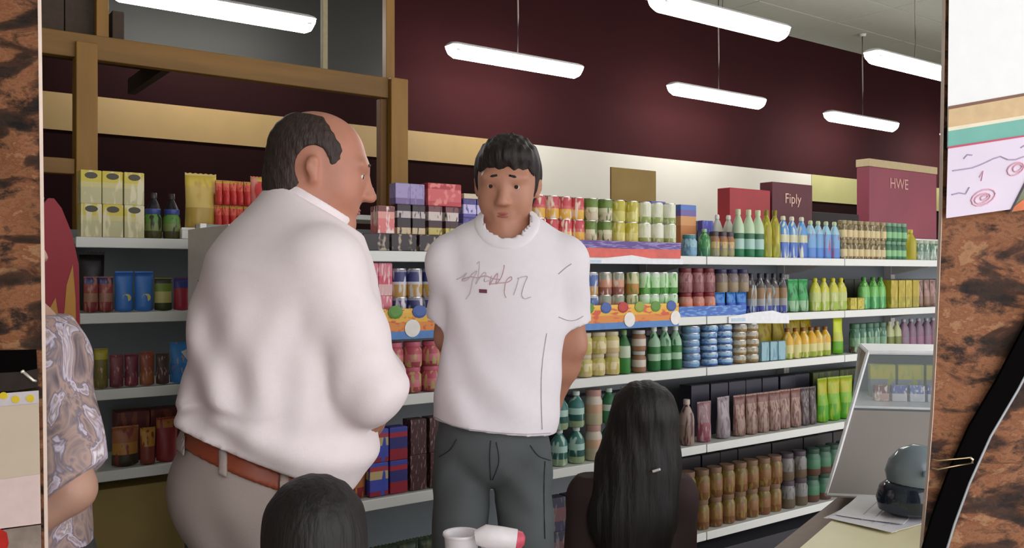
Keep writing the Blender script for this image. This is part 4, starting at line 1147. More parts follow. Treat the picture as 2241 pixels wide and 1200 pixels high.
def young_man(root, off):
    D = 2.23
    q = lambda x, y, dy=0.0: P(x, y, D) + V3(0, dy, 0)
    hc = q(1110, 408)
    R = rot(math.radians(-6), math.radians(10), math.radians(2))
    sh = [q(990, 572), q(1232, 576)]
    el = [q(982, 742, .07), q(1252, 757, .05)]
    wr = [q(1055, 892, .17), q(1208, 905, .13)]
    hip = [q(1014, 1000), q(1142, 1004)]
    kn = [V3(hip[0][0] - .02, D - .02, .50), V3(hip[1][0] + .025, D - .02, .50)]
    an = [V3(hip[0][0] - .03, D + .02, .09), V3(hip[1][0] + .04, D + .02, .09)]
    fy = (0, 1, 0)

    def torso(f, infl=0.0, k=.05):
        f.cone(q(1110, 590), q(1106, 700), .128, .125, k, fy, .78, infl)
        f.cone(q(1106, 700), q(1092, 850), .120, .120, k, fy, .80, infl)
        f.cone(q(1092, 850), q(1078, 960), .120, .132, k, fy, .80, infl)
        f.cone(sh[0], sh[1], .052, .052, k, fy, .95, infl)
        f.cone(q(1110, 545), q(1110, 590), .07, .12, k, fy, .8, infl)

    f = Field(off + V3(-.32, -.32, 0), off + V3(.32, .36, 1.78), .0062)
    torso(f, -.008)
    L = head(f, hc, R, 1.0)
    f.cone(L(0, .022, -.05), q(1110, 545, .01), .053, .06, .035)
    for i in (0, 1):
        f.cone(sh[i], el[i], .047, .040, .03)
        f.cone(el[i], el[i] + (wr[i] - el[i]) * .35, .039, .040, .02)
        f.cone(el[i] + (wr[i] - el[i]) * .35, wr[i], .040, .026, .02)
        f.cone(hip[i], kn[i], .078, .052, .05)
        f.cone(kn[i], kn[i] * .65 + an[i] * .35 + V3(0, .015, 0), .05, .052, .03)
        f.cone(kn[i] * .65 + an[i] * .35 + V3(0, .015, 0), an[i], .052, .034, .03)
        foot(f, an[i], (-.1 if i == 0 else .12, -1, 0))
    hand(f, wr[0], (.85, .25, -.5), (.3, .1, .9), (0, 1, 0), .98, .6)
    hand(f, wr[1], (-.8, .35, -.45), (-.2, 0, .9), (0, 1, 0), .98, .6)

    def jeans(g):
        g.cone(q(1086, 880), q(1078, 950), .134, .136, .05, fy, .82)
        for i in (0, 1):
            g.cone(hip[i] + V3(0, 0, .02), kn[i], .074, .063, .012)
            g.cone(kn[i], an[i] + V3(0, 0, -.02), .066, .058, .03)
    trim_body(f, jeans, lambda X, Y, Z: np.maximum(.12 - Z, Z - q(0, 930)[2]) + 0 * X)
    new_obj('body', f.mesh('body', m_skin1, off), root)
    face_bits(root, L, R, 1.0, off, m_hair, hc)

    # t-shirt
    f = Field(off + V3(-.3, -.27, .9), off + V3(.3, .28, 1.62), .006)
    torso(f, .012, .06)
    f.cone(q(1090, 850), q(1074, 965), .126, .143, .05, fy, .84)
    f.cone(q(1110, 528, .008), q(1110, 565), .056, .08, .04)

    def folds(X, Y, Z):
        x, z = X - off[0], Z - 1.2
        low = np.clip((1.25 - Z) / .3, 0, 1)
        return (.0035 * low * np.sin(x * 46 + z * 14 + 2 * np.sin(z * 9)) + .003 * np.sin(z * 42 + x * 22 + 1.5 * np.sin(x * 11)) * np.exp(-((Z - 1.08) / .12) ** 2)
                + .003 * np.exp(-((x + .10) / .06) ** 2) * np.sin(x * 60 + z * 30))
    f.add(folds)
    hem = lambda X, Y, Z: (EYE - 335 / 874.0 - .035) - Z - (X - off[0]) * -.12
    f.cut(lambda X, Y, Z: (q(0, 930)[2] - Z) + (X - q(1078, 0)[0]) * -.13)
    nb = q(1110, 500)
    ring = lambda X, Y, Z: np.sqrt((X - nb[0]) ** 2 + ((Y - D + .035) * .9) ** 2 + ((Z - nb[2]) * .9) ** 2) - .068
    g = Field(f.lo, f.lo + f.h * (f.n - 1), f.h)
    g.F = f.F[:g.F.shape[0], :g.F.shape[1], :g.F.shape[2]] - .004
    g.cut(lambda X, Y, Z: np.abs(ring(X, Y, Z) - .004) - .010)
    g.cut(lambda X, Y, Z: 1.46 - Z + 0 * X)
    neckband = g.mesh('neckband', m_tee, off)
    f.cut(lambda X, Y, Z: -ring(X, Y, Z))
    for i in (0, 1):
        sleeve(f, sh[i], el[i], .055, .062, .72, .03)
    tee = f.mesh('t_shirt', m_tee, off)
    to = new_obj('t_shirt', tee, root)
    new_obj('neckband', neckband, to)
    # jeans
    f = Field(off + V3(-.28, -.25, .05), off + V3(.28, .25, 1.12), .007)
    jeans(f)
    f.add(lambda X, Y, Z: .003 * np.sin(Z * 60 + X * 40 + 2 * np.sin(X * 25)) * np.exp(-((Z - .52) / .15) ** 2) + .003 * np.sin(Z * 50 + np.abs(X - off[0]) * 60) * np.exp(-((Z - .9) / .08) ** 2))
    f.cut(lambda X, Y, Z: Z - q(0, 912)[2])
    f.cut(lambda X, Y, Z: .07 - Z + 0 * X)
    jm = f.mesh('jeans', m_jean, off)
    je = new_obj('jeans', jm, root)
    # shoes
    for i in (0, 1):
        f = Field(an[i] + V3(-.13, -.26, -.1), an[i] + V3(.13, .14, .03), .007)
        foot(f, an[i], (-.1 if i == 0 else .12, -1, 0), .009)
        f.cut(lambda X, Y, Z: Z - .085 + 0 * X)
        f.cut(lambda X, Y, Z: .001 - Z + 0 * X)
        new_obj('shoe', f.mesh('shoe', m_shoe, off), root)
    # hair with a fringe
    f = Field(hc - .16, hc + .16, .0045)
    f.ell(L(0, .018, .045), (.084, .101, .086), R, .02)
    f.ell(L(0, .035, .0), (.08, .075, .085), R, .02)
    f.ell(L(0, -.045, .078), (.060, .05, .036), R, .02)
    f.add(lambda X, Y, Z: .002 * np.sin((X - hc[0]) * 190 + 40 * (Z - hc[2])) * np.sin((Y - hc[1]) * 120) + .0015 * np.sin((X - hc[0]) * 330 - 60 * (Y - hc[1])))

    def keep(X, Y, Z):
        p = [X - hc[0], Y - hc[1], Z - hc[2]]
        y = p[0] * R[0, 1] + p[1] * R[1, 1] + p[2] * R[2, 1]
        z = p[0] * R[0, 2] + p[1] * R[1, 2] + p[2] * R[2, 2]
        x = p[0] * R[0, 0] + p[1] * R[1, 0] + p[2] * R[2, 0]
        fringe = .048 + .008 * np.sin(x * 150) - .012 * np.abs(x) / .06
        a = np.minimum(fringe - z, -.022 - y)          # face opening
        b = np.minimum(-.03 - z, .05 - y + 0 * z)      # below the ears only the nape
        c2 = np.minimum(.02 - z, np.minimum(.028 - y, y + .04))
        return np.maximum(np.maximum(a, b), -.075 - z)
    f.cut(keep)
    new_obj('hair', f.mesh('hair', m_hair, off), root)
    # script print and little tag on the chest, laid on the cloth
    bv = [Vector(v.co) for v in tee.vertices]
    from mathutils.bvhtree import BVHTree
    tree = BVHTree.FromPolygons(bv, [tuple(p.vertices) for p in tee.polygons])
    o3 = Vector(off)

    jtree = BVHTree.FromPolygons([Vector(v.co) for v in jm.vertices], [tuple(p.vertices) for p in jm.polygons])

    def onshirt(px, py, tree=tree):
        g = P(px, py, 1.0)
        p0 = Vector((0, 0, EYE)) - o3
        dirv = Vector((g[0], 1.0, g[2] - EYE)).normalized()
        h = tree.ray_cast(p0, dirv)
        return (h[0] + h[1] * .0012) if h[0] else None

    def stroke(pts, r, m, nm, dense=5, tr=None, par=None):
        sm = []
        for i in range(len(pts) - 1):
            p0 = pts[max(i - 1, 0)]
            p1, p2 = pts[i], pts[i + 1]
            p3 = pts[min(i + 2, len(pts) - 1)]
            for k in range(dense):
                t = k / dense
                sm.append(tuple(.5 * (2 * p1[j] + (p2[j] - p0[j]) * t + (2 * p0[j] - 5 * p1[j] + 4 * p2[j] - p3[j]) * t * t + (3 * p1[j] - p0[j] - 3 * p2[j] + p3[j]) * t ** 3) for j in (0, 1)))
        sm.append(pts[-1])
        w = [onshirt(*p, tr or tree) for p in sm]
        w = [x for x in w if x is not None]
        if len(w) > 2:
            MB().tube(w, r, 5).obj(nm, m, par or to, True)
    S = [
        ([(1000, 612), (1012, 606), (1022, 598), (1012, 614), (1024, 612), (1034, 600), (1044, 594), (1036, 612), (1030, 640), (1020, 655)], m_inkgrey),
        ([(1044, 578), (1050, 574), (1048, 600), (1042, 622), (1056, 600), (1064, 598), (1060, 616), (1070, 614)], m_inkgrey),
        ([(1012, 612), (1030, 606), (1046, 608), (1062, 604), (1080, 610), (1096, 612)], m_inkred),
        ([(1076, 604), (1072, 624), (1084, 604), (1090, 600), (1086, 622), (1098, 606), (1104, 584), (1102, 582)], m_inkred),
        ([(1072, 622), (1090, 620), (1110, 618), (1120, 612), (1118, 606), (1108, 616), (1104, 640), (1108, 652)], m_inkred),
        ([(1136, 608), (1130, 630), (1124, 646)], m_inkgrey),
        ([(1132, 610), (1144, 606), (1154, 606), (1148, 622), (1142, 644), (1148, 654), (1162, 650)], m_inkgrey)]
    for pts, m in S:
        stroke(pts, .0011, m, 'script_print')
    tg = [onshirt(x, y) for x, y in ((1049, 633), (1066, 634), (1066, 642), (1049, 641))]
    if all(tg):
        MB().prism(tg, (0, -.001, 0)).obj('red_tag', mat('tag_plum', (110, 60, 80), .7), to)
    # dark seams: side seam and sleeve hems
    m_seam = mat('seam_grey', (172, 172, 180), .8)
    m_js = mat('jeans_seam', (44, 50, 58), .8)
    for pts in ([(1000, 962), (985, 985), (962, 1000)], [(1160, 975), (1178, 998), (1204, 1008)], [(1074, 965), (1072, 1000), (1074, 1050)],
                [(1192, 1010), (1190, 1080), (1192, 1180)], [(1086, 968), (1092, 1010), (1078, 1050)]):
        stroke(pts, .0014, m_js, 'seam', tr=jtree, par=je)
    stroke([(1196, 730), (1186, 800), (1184, 870), (1186, 940)], .0008, m_seam, 'seam')
    stroke([(1222, 694), (1245, 702), (1262, 700), (1276, 692)], .0008, m_seam, 'seam')
    stroke([(1222, 600), (1236, 588), (1250, 578)], .001, m_seam, 'seam')
    stroke([(950, 912), (1000, 934), (1080, 946), (1150, 950), (1204, 948)], .0008, m_seam, 'seam')


def older_man(root, off):
    D = 1.9
    q = lambda x, y, dy=0.0: P(x, y, D) + V3(0, dy, 0)
    hc = q(700, 376)
    face = math.radians(90 + 12)      # looks to the right and a little away
    R = rot(face, math.radians(12))
    fw = V3(math.cos(math.radians(22)), math.sin(math.radians(22)), 0)     # chest direction
    sd = V3(math.sin(math.radians(22)), -math.cos(math.radians(22)), 0)    # his right side, towards the camera
    S0 = P(706, 588, 1.76)
    S1 = q(668, 560) - sd * .16
    E0 = P(808, 848, 1.77)
    W0 = P(812, 925, 2.0)
    E1 = q(775, 850, .26)
    W1 = q(800, 900, .08)
    hb = q(540, 1085)
    hip = [hb + sd * .10, hb - sd * .10]
    kn = [V3(hip[0][0] + .03, hip[0][1], .52), V3(hip[1][0] + .06, hip[1][1], .52)]
    an = [V3(hip[0][0] - .01, hip[0][1], .09), V3(hip[1][0] + .02, hip[1][1], .09)]

    def torso(f, infl=0.0, k=.07):
        f.cone(q(640, 605), q(632, 690), .146, .162, k, sd, 1.12, infl)
        f.cone(q(632, 690), q(622, 800), .162, .166, k, sd, 1.1, infl)
        f.cone(q(622, 800), q(610, 920), .166, .172, k, sd, 1.08, infl)
        f.cone(S0, S1, .066, .066, k, None, 1, infl)
        f.cone(q(668, 505), q(640, 605), .075, .142, k, sd, 1.1, infl)

    def belly(f, infl=0.0):
        f.ell(q(645, 915), np.array((.145, .17, .13)), None, .06, infl=infl)

    f = Field(off + V3(-.42, -.42, 0), off + V3(.42, .46, 1.79), .0066)
    torso(f, -.014)
    f.cone(q(605, 930), q(555, 1045), .155, .15, .06, sd, 1.05)
    belly(f)
    L = head(f, hc, R, 1.06)
    f.cone(L(0, .03, -.05), q(662, 500), .066, .075, .04)
    for (s_, e_, w_) in ((S0, E0, W0), (S1, E1, W1)):
        f.cone(s_, e_, .062, .05, .04)
        f.cone(e_, e_ + (w_ - e_) * .4, .048, .048, .03)
        f.cone(e_ + (w_ - e_) * .4, w_, .048, .032, .02)
    hand(f, W0, (.2, .9, .3), (.2, 0, .9), (-.9, 0, 0), 1.05, .5)
    hand(f, W1, (.1, -.8, -.3), (.2, 0, .9), (-.9, 0, 0), 1.05, .5)
    for i in (0, 1):
        f.cone(hip[i], kn[i], .085, .06, .06)
        f.cone(kn[i], an[i], .06, .042, .03)
        foot(f, an[i], (.93, .37, 0))
    hem0 = V3(-.5537, 1.74, 1.075)
    hemf = lambda X, Y, Z: (hem0[2] - .40 * (X - hem0[0]) - .20 * (Y - hem0[1])) - Z

    def trou(f, infl=0.0):
        f.cone(q(598, 950), q(555, 1055), .168, .166, .05, sd, 1.06, infl)
        f.cone(q(532, 1085) + sd * .06, q(532, 1085) - sd * .06, .128, .128, .06, None, 1, infl)
        for i in (0, 1):
            f.cone(hip[i], kn[i], .105, .08, .04, None, 1, infl)
            f.cone(kn[i], an[i] + V3(0, 0, -.02), .085, .07, .03, None, 1, infl)
    trim_body(f, trou, lambda X, Y, Z: np.maximum(.12 - Z, -hemf(X, Y, Z)))
    new_obj('body', f.mesh('body', m_skin2, off), root)
    face_bits(root, L, R, 1.06, off, m_hair_g, hc, m_skin2)
    # hair round the back and sides
    f = Field(hc - .17, hc + .17, .0045)
    f.ell(L(0, .014, .034), np.array((.079, .099, .089)) * 1.06, R, .02)
    f.ell(L(0, .045, -.035), np.array((.066, .062, .065)) * 1.06, R, .03)
    f.add(lambda X, Y, Z: .0006 * np.sin((X - hc[0]) * 230 + 120 * (Z - hc[2])) + .0004 * np.sin((Z - hc[2]) * 330 - 90 * (Y - hc[1])))

    def keep(X, Y, Z):
        p = [X - hc[0], Y - hc[1], Z - hc[2]]
        x, y, z = (p[0] * R[0, i] + p[1] * R[1, i] + p[2] * R[2, i] for i in range(3))
        front = np.where(z > -.005, -.036 - y + .05 * np.clip(1 - np.abs(z - .035) / .04, 0, 1) * 0 + .9 * np.clip(z - .05, 0, 1) + .0015 * np.sin(z * 400), np.minimum(.030 - y, -.036 - y + 2.5 * np.clip(-.005 - z, 0, 1)))
        ear = -(np.sqrt((y - .016) ** 2 + ((z - .0) * .8) ** 2) - .034)
        top = z - .108 - .0 * x
        return np.maximum(np.maximum(front, top), np.maximum(np.where(z < .06, ear, -1), -.085 - z))
    f.cut(keep)
    new_obj('hair', f.mesh('hair', m_hair_g, off), root)
    # shirt
    f = Field(off + V3(-.34, -.4, .82), off + V3(.42, .44, 1.66), .0066)
    torso(f, .014)
    f.cone(q(612, 905), q(598, 965), .178, .184, .06, sd, 1.06)
    belly(f, .012)
    f.ell(q(670, 985), np.array((.13, .16, .09)), None, .05)
    f.cone(q(660, 455), q(646, 545), .076, .11, .05)

    def folds(X, Y, Z):
        x, z = X - off[0], Z - 1.2
        back = np.clip((off[0] + .10 - X) / .15, 0, 1)
        drape = .009 * np.sin(x * 40 + z * 16 + 1.8 * np.sin(z * 8 + x * 6)) * np.exp(-((Z - 1.25) / .16) ** 2) * back + .004 * np.sin(x * 70 - z * 30 + 2 * np.sin(z * 13)) * np.exp(-((Z - 1.2) / .12) ** 2)
        hemf_ = .008 * np.sin(z * 48 + x * 26 + 1.4 * np.sin(x * 14)) * np.exp(-((Z - 1.09 + .2 * x) / .06) ** 2)
        crease = -.022 * np.exp(-((Z - 1.145 - .10 * x + .02 * np.sin(x * 20)) / .012) ** 2) * np.exp(-((x + .10) / .20) ** 2) * -1
        return drape + hemf_ + .5 * crease
    f.add(folds)
    f.cut(hemf)
    nd = V3(-.50, -.08, -.86)
    nd /= np.linalg.norm(nd)
    cp = q(680, 462)
    f.cut(lambda X, Y, Z: -((X - cp[0]) * nd[0] + (Y - cp[1]) * nd[1] + (Z - cp[2]) * nd[2]) - .012)
    for (s_, e_, w_) in ((S0, E0, W0), (S1, E1, W1)):
        g = Field(f.lo, f.lo + f.h * (f.n - 1), f.h)
        m_ = s_ + (e_ - s_) * .5
        g.cone(s_, m_, .074, .074, .03)
        g.cone(m_, e_, .074, .070, .03)
        g.cone(e_, e_ + (w_ - e_) * .35, .068, .062, .03)
        g.add(lambda X, Y, Z: .004 * np.sin(Z * 38 - X * 46 + 1.4 * np.sin(X * 22 + Z * 9)) * np.exp(-((Z - e_[2] - .03) / .12) ** 2))
        ax = (w_ - e_) / np.linalg.norm(w_ - e_)
        ep = e_ + (w_ - e_) * .32
        g.cut(lambda X, Y, Z: (X - ep[0]) * ax[0] + (Y - ep[1]) * ax[1] + (Z - ep[2]) * ax[2])
        sl = tuple(slice(0, min(a, b)) for a, b in zip(f.F.shape, g.F.shape))
        f.blend(sl, g.F[sl], .022)
    so = new_obj('shirt', f.mesh('shirt', m_shirt, off), root)
    # collar: a folded band round the neck
    f = Field(cp - .16, cp + .16, .005)
    f.cone(cp - nd * .05, cp + nd * .04, .084, .097, .02)
    inner = lambda X, Y, Z: -(np.sqrt(np.maximum(((X - cp[0]) ** 2 + (Y - cp[1]) ** 2 + (Z - cp[2]) ** 2) - ((X - cp[0]) * nd[0] + (Y - cp[1]) * nd[1] + (Z - cp[2]) * nd[2]) ** 2, 0)) - .076)
    f.cut(inner)
    f.cut(lambda X, Y, Z: -((X - cp[0]) * nd[0] + (Y - cp[1]) * nd[1] + (Z - cp[2]) * nd[2]) - .028)
    f.cut(lambda X, Y, Z: ((X - cp[0]) * nd[0] + (Y - cp[1]) * nd[1] + (Z - cp[2]) * nd[2]) - .03)
    new_obj('collar', f.mesh('collar', m_shirt, off), so)
    # trousers, belt, loops, shoes

    f = Field(off + V3(-.4, -.36, .05), off + V3(.36, .36, 1.2), .0072)
    trou(f)
    f.add(lambda X, Y, Z: .004 * np.sin(Z * 30 + (X - off[0]) * 36 + 1.5 * np.sin((X - off[0]) * 17)) * np.exp(-((Z - .86) / .14) ** 2))
    f.cut(lambda X, Y, Z: -hemf(X, Y, Z) - .01)
    f.cut(lambda X, Y, Z: .06 - Z + 0 * X)
    tr_ = new_obj('trousers', f.mesh('trousers', m_khaki, off), root)
    f = Field(off + V3(-.4, -.36, .85), off + V3(.36, .36, 1.2), .0055)
    trou(f, .006)
    f.cut(lambda X, Y, Z: -hemf(X, Y, Z) + .0)
    f.cut(lambda X, Y, Z: hemf(X, Y, Z) - .038)
    be = new_obj('belt', f.mesh('belt', m_belt, off), root)
    for cx in (488, 622, 395):
        f = Field(off + V3(-.4, -.36, .85), off + V3(.36, .36, 1.2), .006)
        trou(f, .012)
        f.cut(lambda X, Y, Z: -hemf(X, Y, Z) + .0)
        f.cut(lambda X, Y, Z: hemf(X, Y, Z) - .05)
        gx = P(cx, 990, 1.0)[0]
        f.cut(lambda X, Y, Z: np.abs(X / Y - gx) * 1.8 - .009 + 0 * Z)
        f.cut(lambda X, Y, Z: Y - off[1] - (.06 if cx < 400 else -.02) + 0 * Z)
        new_obj('belt_loop', f.mesh('belt_loop', m_khaki, off), tr_)
    for i in (0, 1):
        f = Field(an[i] + V3(-.16, -.16, -.1), an[i] + V3(.28, .24, .03), .007)
        foot(f, an[i], (.93, .37, 0), .01)
        f.cut(lambda X, Y, Z: Z - .085 + 0 * X)
        f.cut(lambda X, Y, Z: .001 - Z + 0 * X)
        new_obj('shoe', f.mesh('shoe', m_shoe, off), root)


def plain_person(root, off, D, H, hc, R, hs, sh, el, wr, torso_pts, hip, kn, an, skin, res=.0075, toe=(0, 1, 0)):
    lo = np.minimum.reduce([hc, *sh, *el, *wr, *an]) - .24
    hi = np.maximum.reduce([hc, *sh, *el, *wr, *an]) + .24
    lo[2] = 0
    f = Field(lo, hi, res)
    for a, b, ra, rb in torso_pts:
        f.cone(a, b, ra, rb, .05, (0, 1, 0), .75)
    f.cone(sh[0], sh[1], .045 * hs, .045 * hs, .05)
    L = head(f, hc, R, hs)
    nb = (sh[0] + sh[1]) / 2
    f.cone(L(0, .022, -.05), nb + V3(0, 0, .01), .05 * hs, .056 * hs, .03)
    for i in (0, 1):
        f.cone(sh[i], el[i], .044 * hs, .038 * hs, .03)
        f.cone(el[i], wr[i], .042 * hs, .027 * hs, .02)
        d = wr[i] - el[i]
        hand(f, wr[i], d, (0.2, -.2, 1), (0, 1, 0), .92 * hs, .45)
        f.cone(hip[i], kn[i], .075 * hs, .05 * hs, .05)
        f.cone(kn[i], an[i], .048 * hs, .034 * hs, .03)
        foot(f, an[i], toe, s=hs)
    new_obj('body', f.mesh('body', skin, off), root)
    return L


def patterned_person(root, off):
    D = 1.62
    q = lambda x, y, dy=0.0: P(x, y, D) + V3(0, dy, 0)
    hc = q(-40, 530)
    R = rot(math.radians(140))
    sh = [q(118, 790, -.03), q(-190, 780, .05)]
    el = [q(203, 1048, -.08), q(-270, 1040, .05)]
    wr = [q(30, 1190, -.15), q(-200, 1260, .15)]
    hip = [V3(off[0] + .08, D, .86), V3(off[0] - .09, D, .86)]
    kn = [V3(off[0] + .09, D, .47), V3(off[0] - .1, D, .47)]
    an = [V3(off[0] + .09, D + .02, .08), V3(off[0] - .1, D + .02, .08)]
    tp = [(q(-30, 800), q(-30, 950), .15, .15), (q(-30, 950), q(-30, 1200), .15, .16)]
    L = plain_person(root, off, D, 1.6, hc, R, .96, sh, el, wr, tp, hip, kn, an, m_skin3, toe=(-.6, .8, 0))
    face_bits(root, L, R, .96, off, m_hair, hc)
    m_pat = bpy.data.materials.new('patterned_cloth')
    m_pat.use_nodes = True
    nt = m_pat.node_tree
    b = nt.nodes['Principled BSDF']
    N, K = nt.nodes.new, nt.links.new
    tc = N('ShaderNodeTexCoord')
    w = N('ShaderNodeTexNoise')
    w.inputs['Scale'].default_value = 13
    w.inputs['Detail'].default_value = 3
    w.inputs['Distortion'].default_value = 1.6
    mp = N('ShaderNodeMapping')
    mp.inputs['Scale'].default_value = (1.3, 1.3, .7)
    mp.inputs['Rotation'].default_value = (0, .5, 0)
    K(tc.outputs['Object'], mp.inputs[0])
    K(mp.outputs[0], w.inputs['Vector'])
    rp = N('ShaderNodeValToRGB')
    el_ = rp.color_ramp.elements
    for p_, c_ in ((.30, (96, 84, 92)), (.42, (150, 132, 130)), (.47, (176, 150, 140)), (.53, (120, 110, 120)), (.57, (206, 198, 214)), (.63, (160, 140, 138)), (.7, (226, 220, 228))):
        e = el_.new(p_)
        e.color = lin(c_)
    el_.remove(el_[0])
    el_.remove(el_[-1])
    K(w.outputs[0], rp.inputs[0])
    K(rp.outputs[0], b.inputs['Base Color'])
    b.inputs['Roughness'].default_value = .7
    f = Field(np.minimum(sh[1], el[1]) - V3(.14, .3, .45), np.maximum(sh[0], el[0]) + V3(.14, .3, .14), .007)
    for a, c, ra, rb in tp:
        f.cone(a, c, ra + .015, rb + .02, .05, (0, 1, 0), .8)
    f.cone(sh[0], sh[1], .062, .062, .05)
    f.cone(q(-40, 700), q(-35, 790), .07, .11, .06, (0, 1, 0), .85)
    f.add(lambda X, Y, Z: .004 * np.sin((X - off[0]) * 45 + Z * 22 + 1.5 * np.sin(Z * 15)))
    sleeve(f, sh[0], el[0], .064, .070, .97, .03, (.62, 0, -.79))
    sleeve(f, sh[1], el[1], .064, .070, .97, .03)
    f.cut(lambda X, Y, Z: .90 - Z + 0 * X)
    f.cut(lambda X, Y, Z: Z - (q(0, 690)[2]) + 0 * X)
    new_obj('patterned_shirt', f.mesh('patterned_shirt', m_pat, off), root)
    f = Field(off + V3(-.26, -.25, .04), off + V3(.26, .25, 1.0), .008)
    f.cone(V3(off[0], D, .96), V3(off[0], D, .86), .165, .165, .05, (0, 1, 0), .8)
    for i in (0, 1):
        f.cone(hip[i], kn[i], .092, .07, .04)
        f.cone(kn[i], an[i], .07, .06, .03)
    f.cut(lambda X, Y, Z: .06 - Z + 0 * X)
    f.cut(lambda X, Y, Z: Z - .93 + 0 * X)
    new_obj('trousers', f.mesh('trousers', mat('trousers_charcoal', (60, 58, 62), .85), off), root)
    f = Field(hc - .16, hc + .16, .006)
    f.ell(L(0, .02, .04), (.085, .1, .088), R, .02)
    f.ell(L(0, .04, -.02), (.078, .07, .085), R, .02)
    f.cut(lambda X, Y, Z: -.035 - ((X - hc[0]) * R[0, 1] + (Y - hc[1]) * R[1, 1] + (Z - hc[2]) * R[2, 1]))
    new_obj('hair', f.mesh('hair', m_hair, off), root)


def child(root, off):
    D = 1.5
    q = lambda x, y, dy=0.0: P(x, y, D) + V3(0, dy, 0)
    hc = q(688, 1196)
    R = rot(math.radians(180 + 14), math.radians(8))
    z0 = hc[2] - .19
    sh = [V3(off[0] + .10, D, z0), V3(off[0] - .10, D, z0)]
    el = [V3(off[0] + .135, D, z0 - .18), V3(off[0] - .135, D, z0 - .18)]
    wr = [V3(off[0] + .11, D + .03, z0 - .32), V3(off[0] - .11, D + .03, z0 - .32)]
    hip = [V3(off[0] + .06, D, .46), V3(off[0] - .06, D, .46)]
    kn = [V3(off[0] + .06, D, .26), V3(off[0] - .06, D, .26)]
    an = [V3(off[0] + .06, D, .06), V3(off[0] - .06, D, .06)]
    tp = [(V3(off[0], D, z0 - .05), V3(off[0], D, .5), .10, .105)]
    L = plain_person(root, off, D, 1.05, hc, R, .92, sh, el, wr, tp, hip, kn, an, m_skin1)
    face_bits(root, L, R, .92, off, m_black_hair, hc)
    f = Field(off + V3(-.24, -.2, .4), off + V3(.24, .2, z0 + .09), .008)
    f.cone(V3(off[0], D, z0 - .04), V3(off[0], D, .45), .115, .12, .05, (0, 1, 0), .8)
    f.cone(sh[0], sh[1], .056, .056, .04)
    for i in (0, 1):
        f.cone(sh[i], sh[i] * .4 + el[i] * .6, .056, .058, .03)
    f.cut(lambda X, Y, Z: .43 - Z + 0 * X)
    f.cut(lambda X, Y, Z: Z - z0 - .05 + 0 * X)
    new_obj('t_shirt', f.mesh('t_shirt', mat('child_tee_navy', (40, 40, 56), .85), off), root)
    f = Field(off + V3(-.2, -.16, .1), off + V3(.2, .16, .55), .008)
    f.cone(V3(off[0], D, .5), V3(off[0], D, .44), .115, .115, .04, (0, 1, 0), .82)
    for i in (0, 1):
        f.cone(hip[i], V3(hip[i][0], D, .2), .078, .066, .03)
    f.cut(lambda X, Y, Z: .2 - Z + 0 * X)
    f.cut(lambda X, Y, Z: Z - .5 + 0 * X)
    new_obj('shorts', f.mesh('shorts', mat('child_shorts', (70, 66, 60), .85), off), root)
    f = Field(hc - .17, hc + .17, .005)
    f.ell(L(0, .016, .036), (.086, .1, .088), R, .02)
    f.ell(L(0, .03, -.03), (.084, .082, .085), R, .03)
    f.add(lambda X, Y, Z: .001 * np.sin((X - hc[0]) * 210 + 40 * (Y - hc[1])) * np.sin((Y - hc[1]) * 90))

    def keep(X, Y, Z):
        p = [X - hc[0], Y - hc[1], Z - hc[2]]
        y = p[0] * R[0, 1] + p[1] * R[1, 1] + p[2] * R[2, 1]
        z = p[0] * R[0, 2] + p[1] * R[1, 2] + p[2] * R[2, 2]
        return np.maximum(np.minimum(.03 - z, -.03 - y), -.085 - z)
    f.cut(keep)
    new_obj('hair', f.mesh('hair', m_black_hair, off), root)


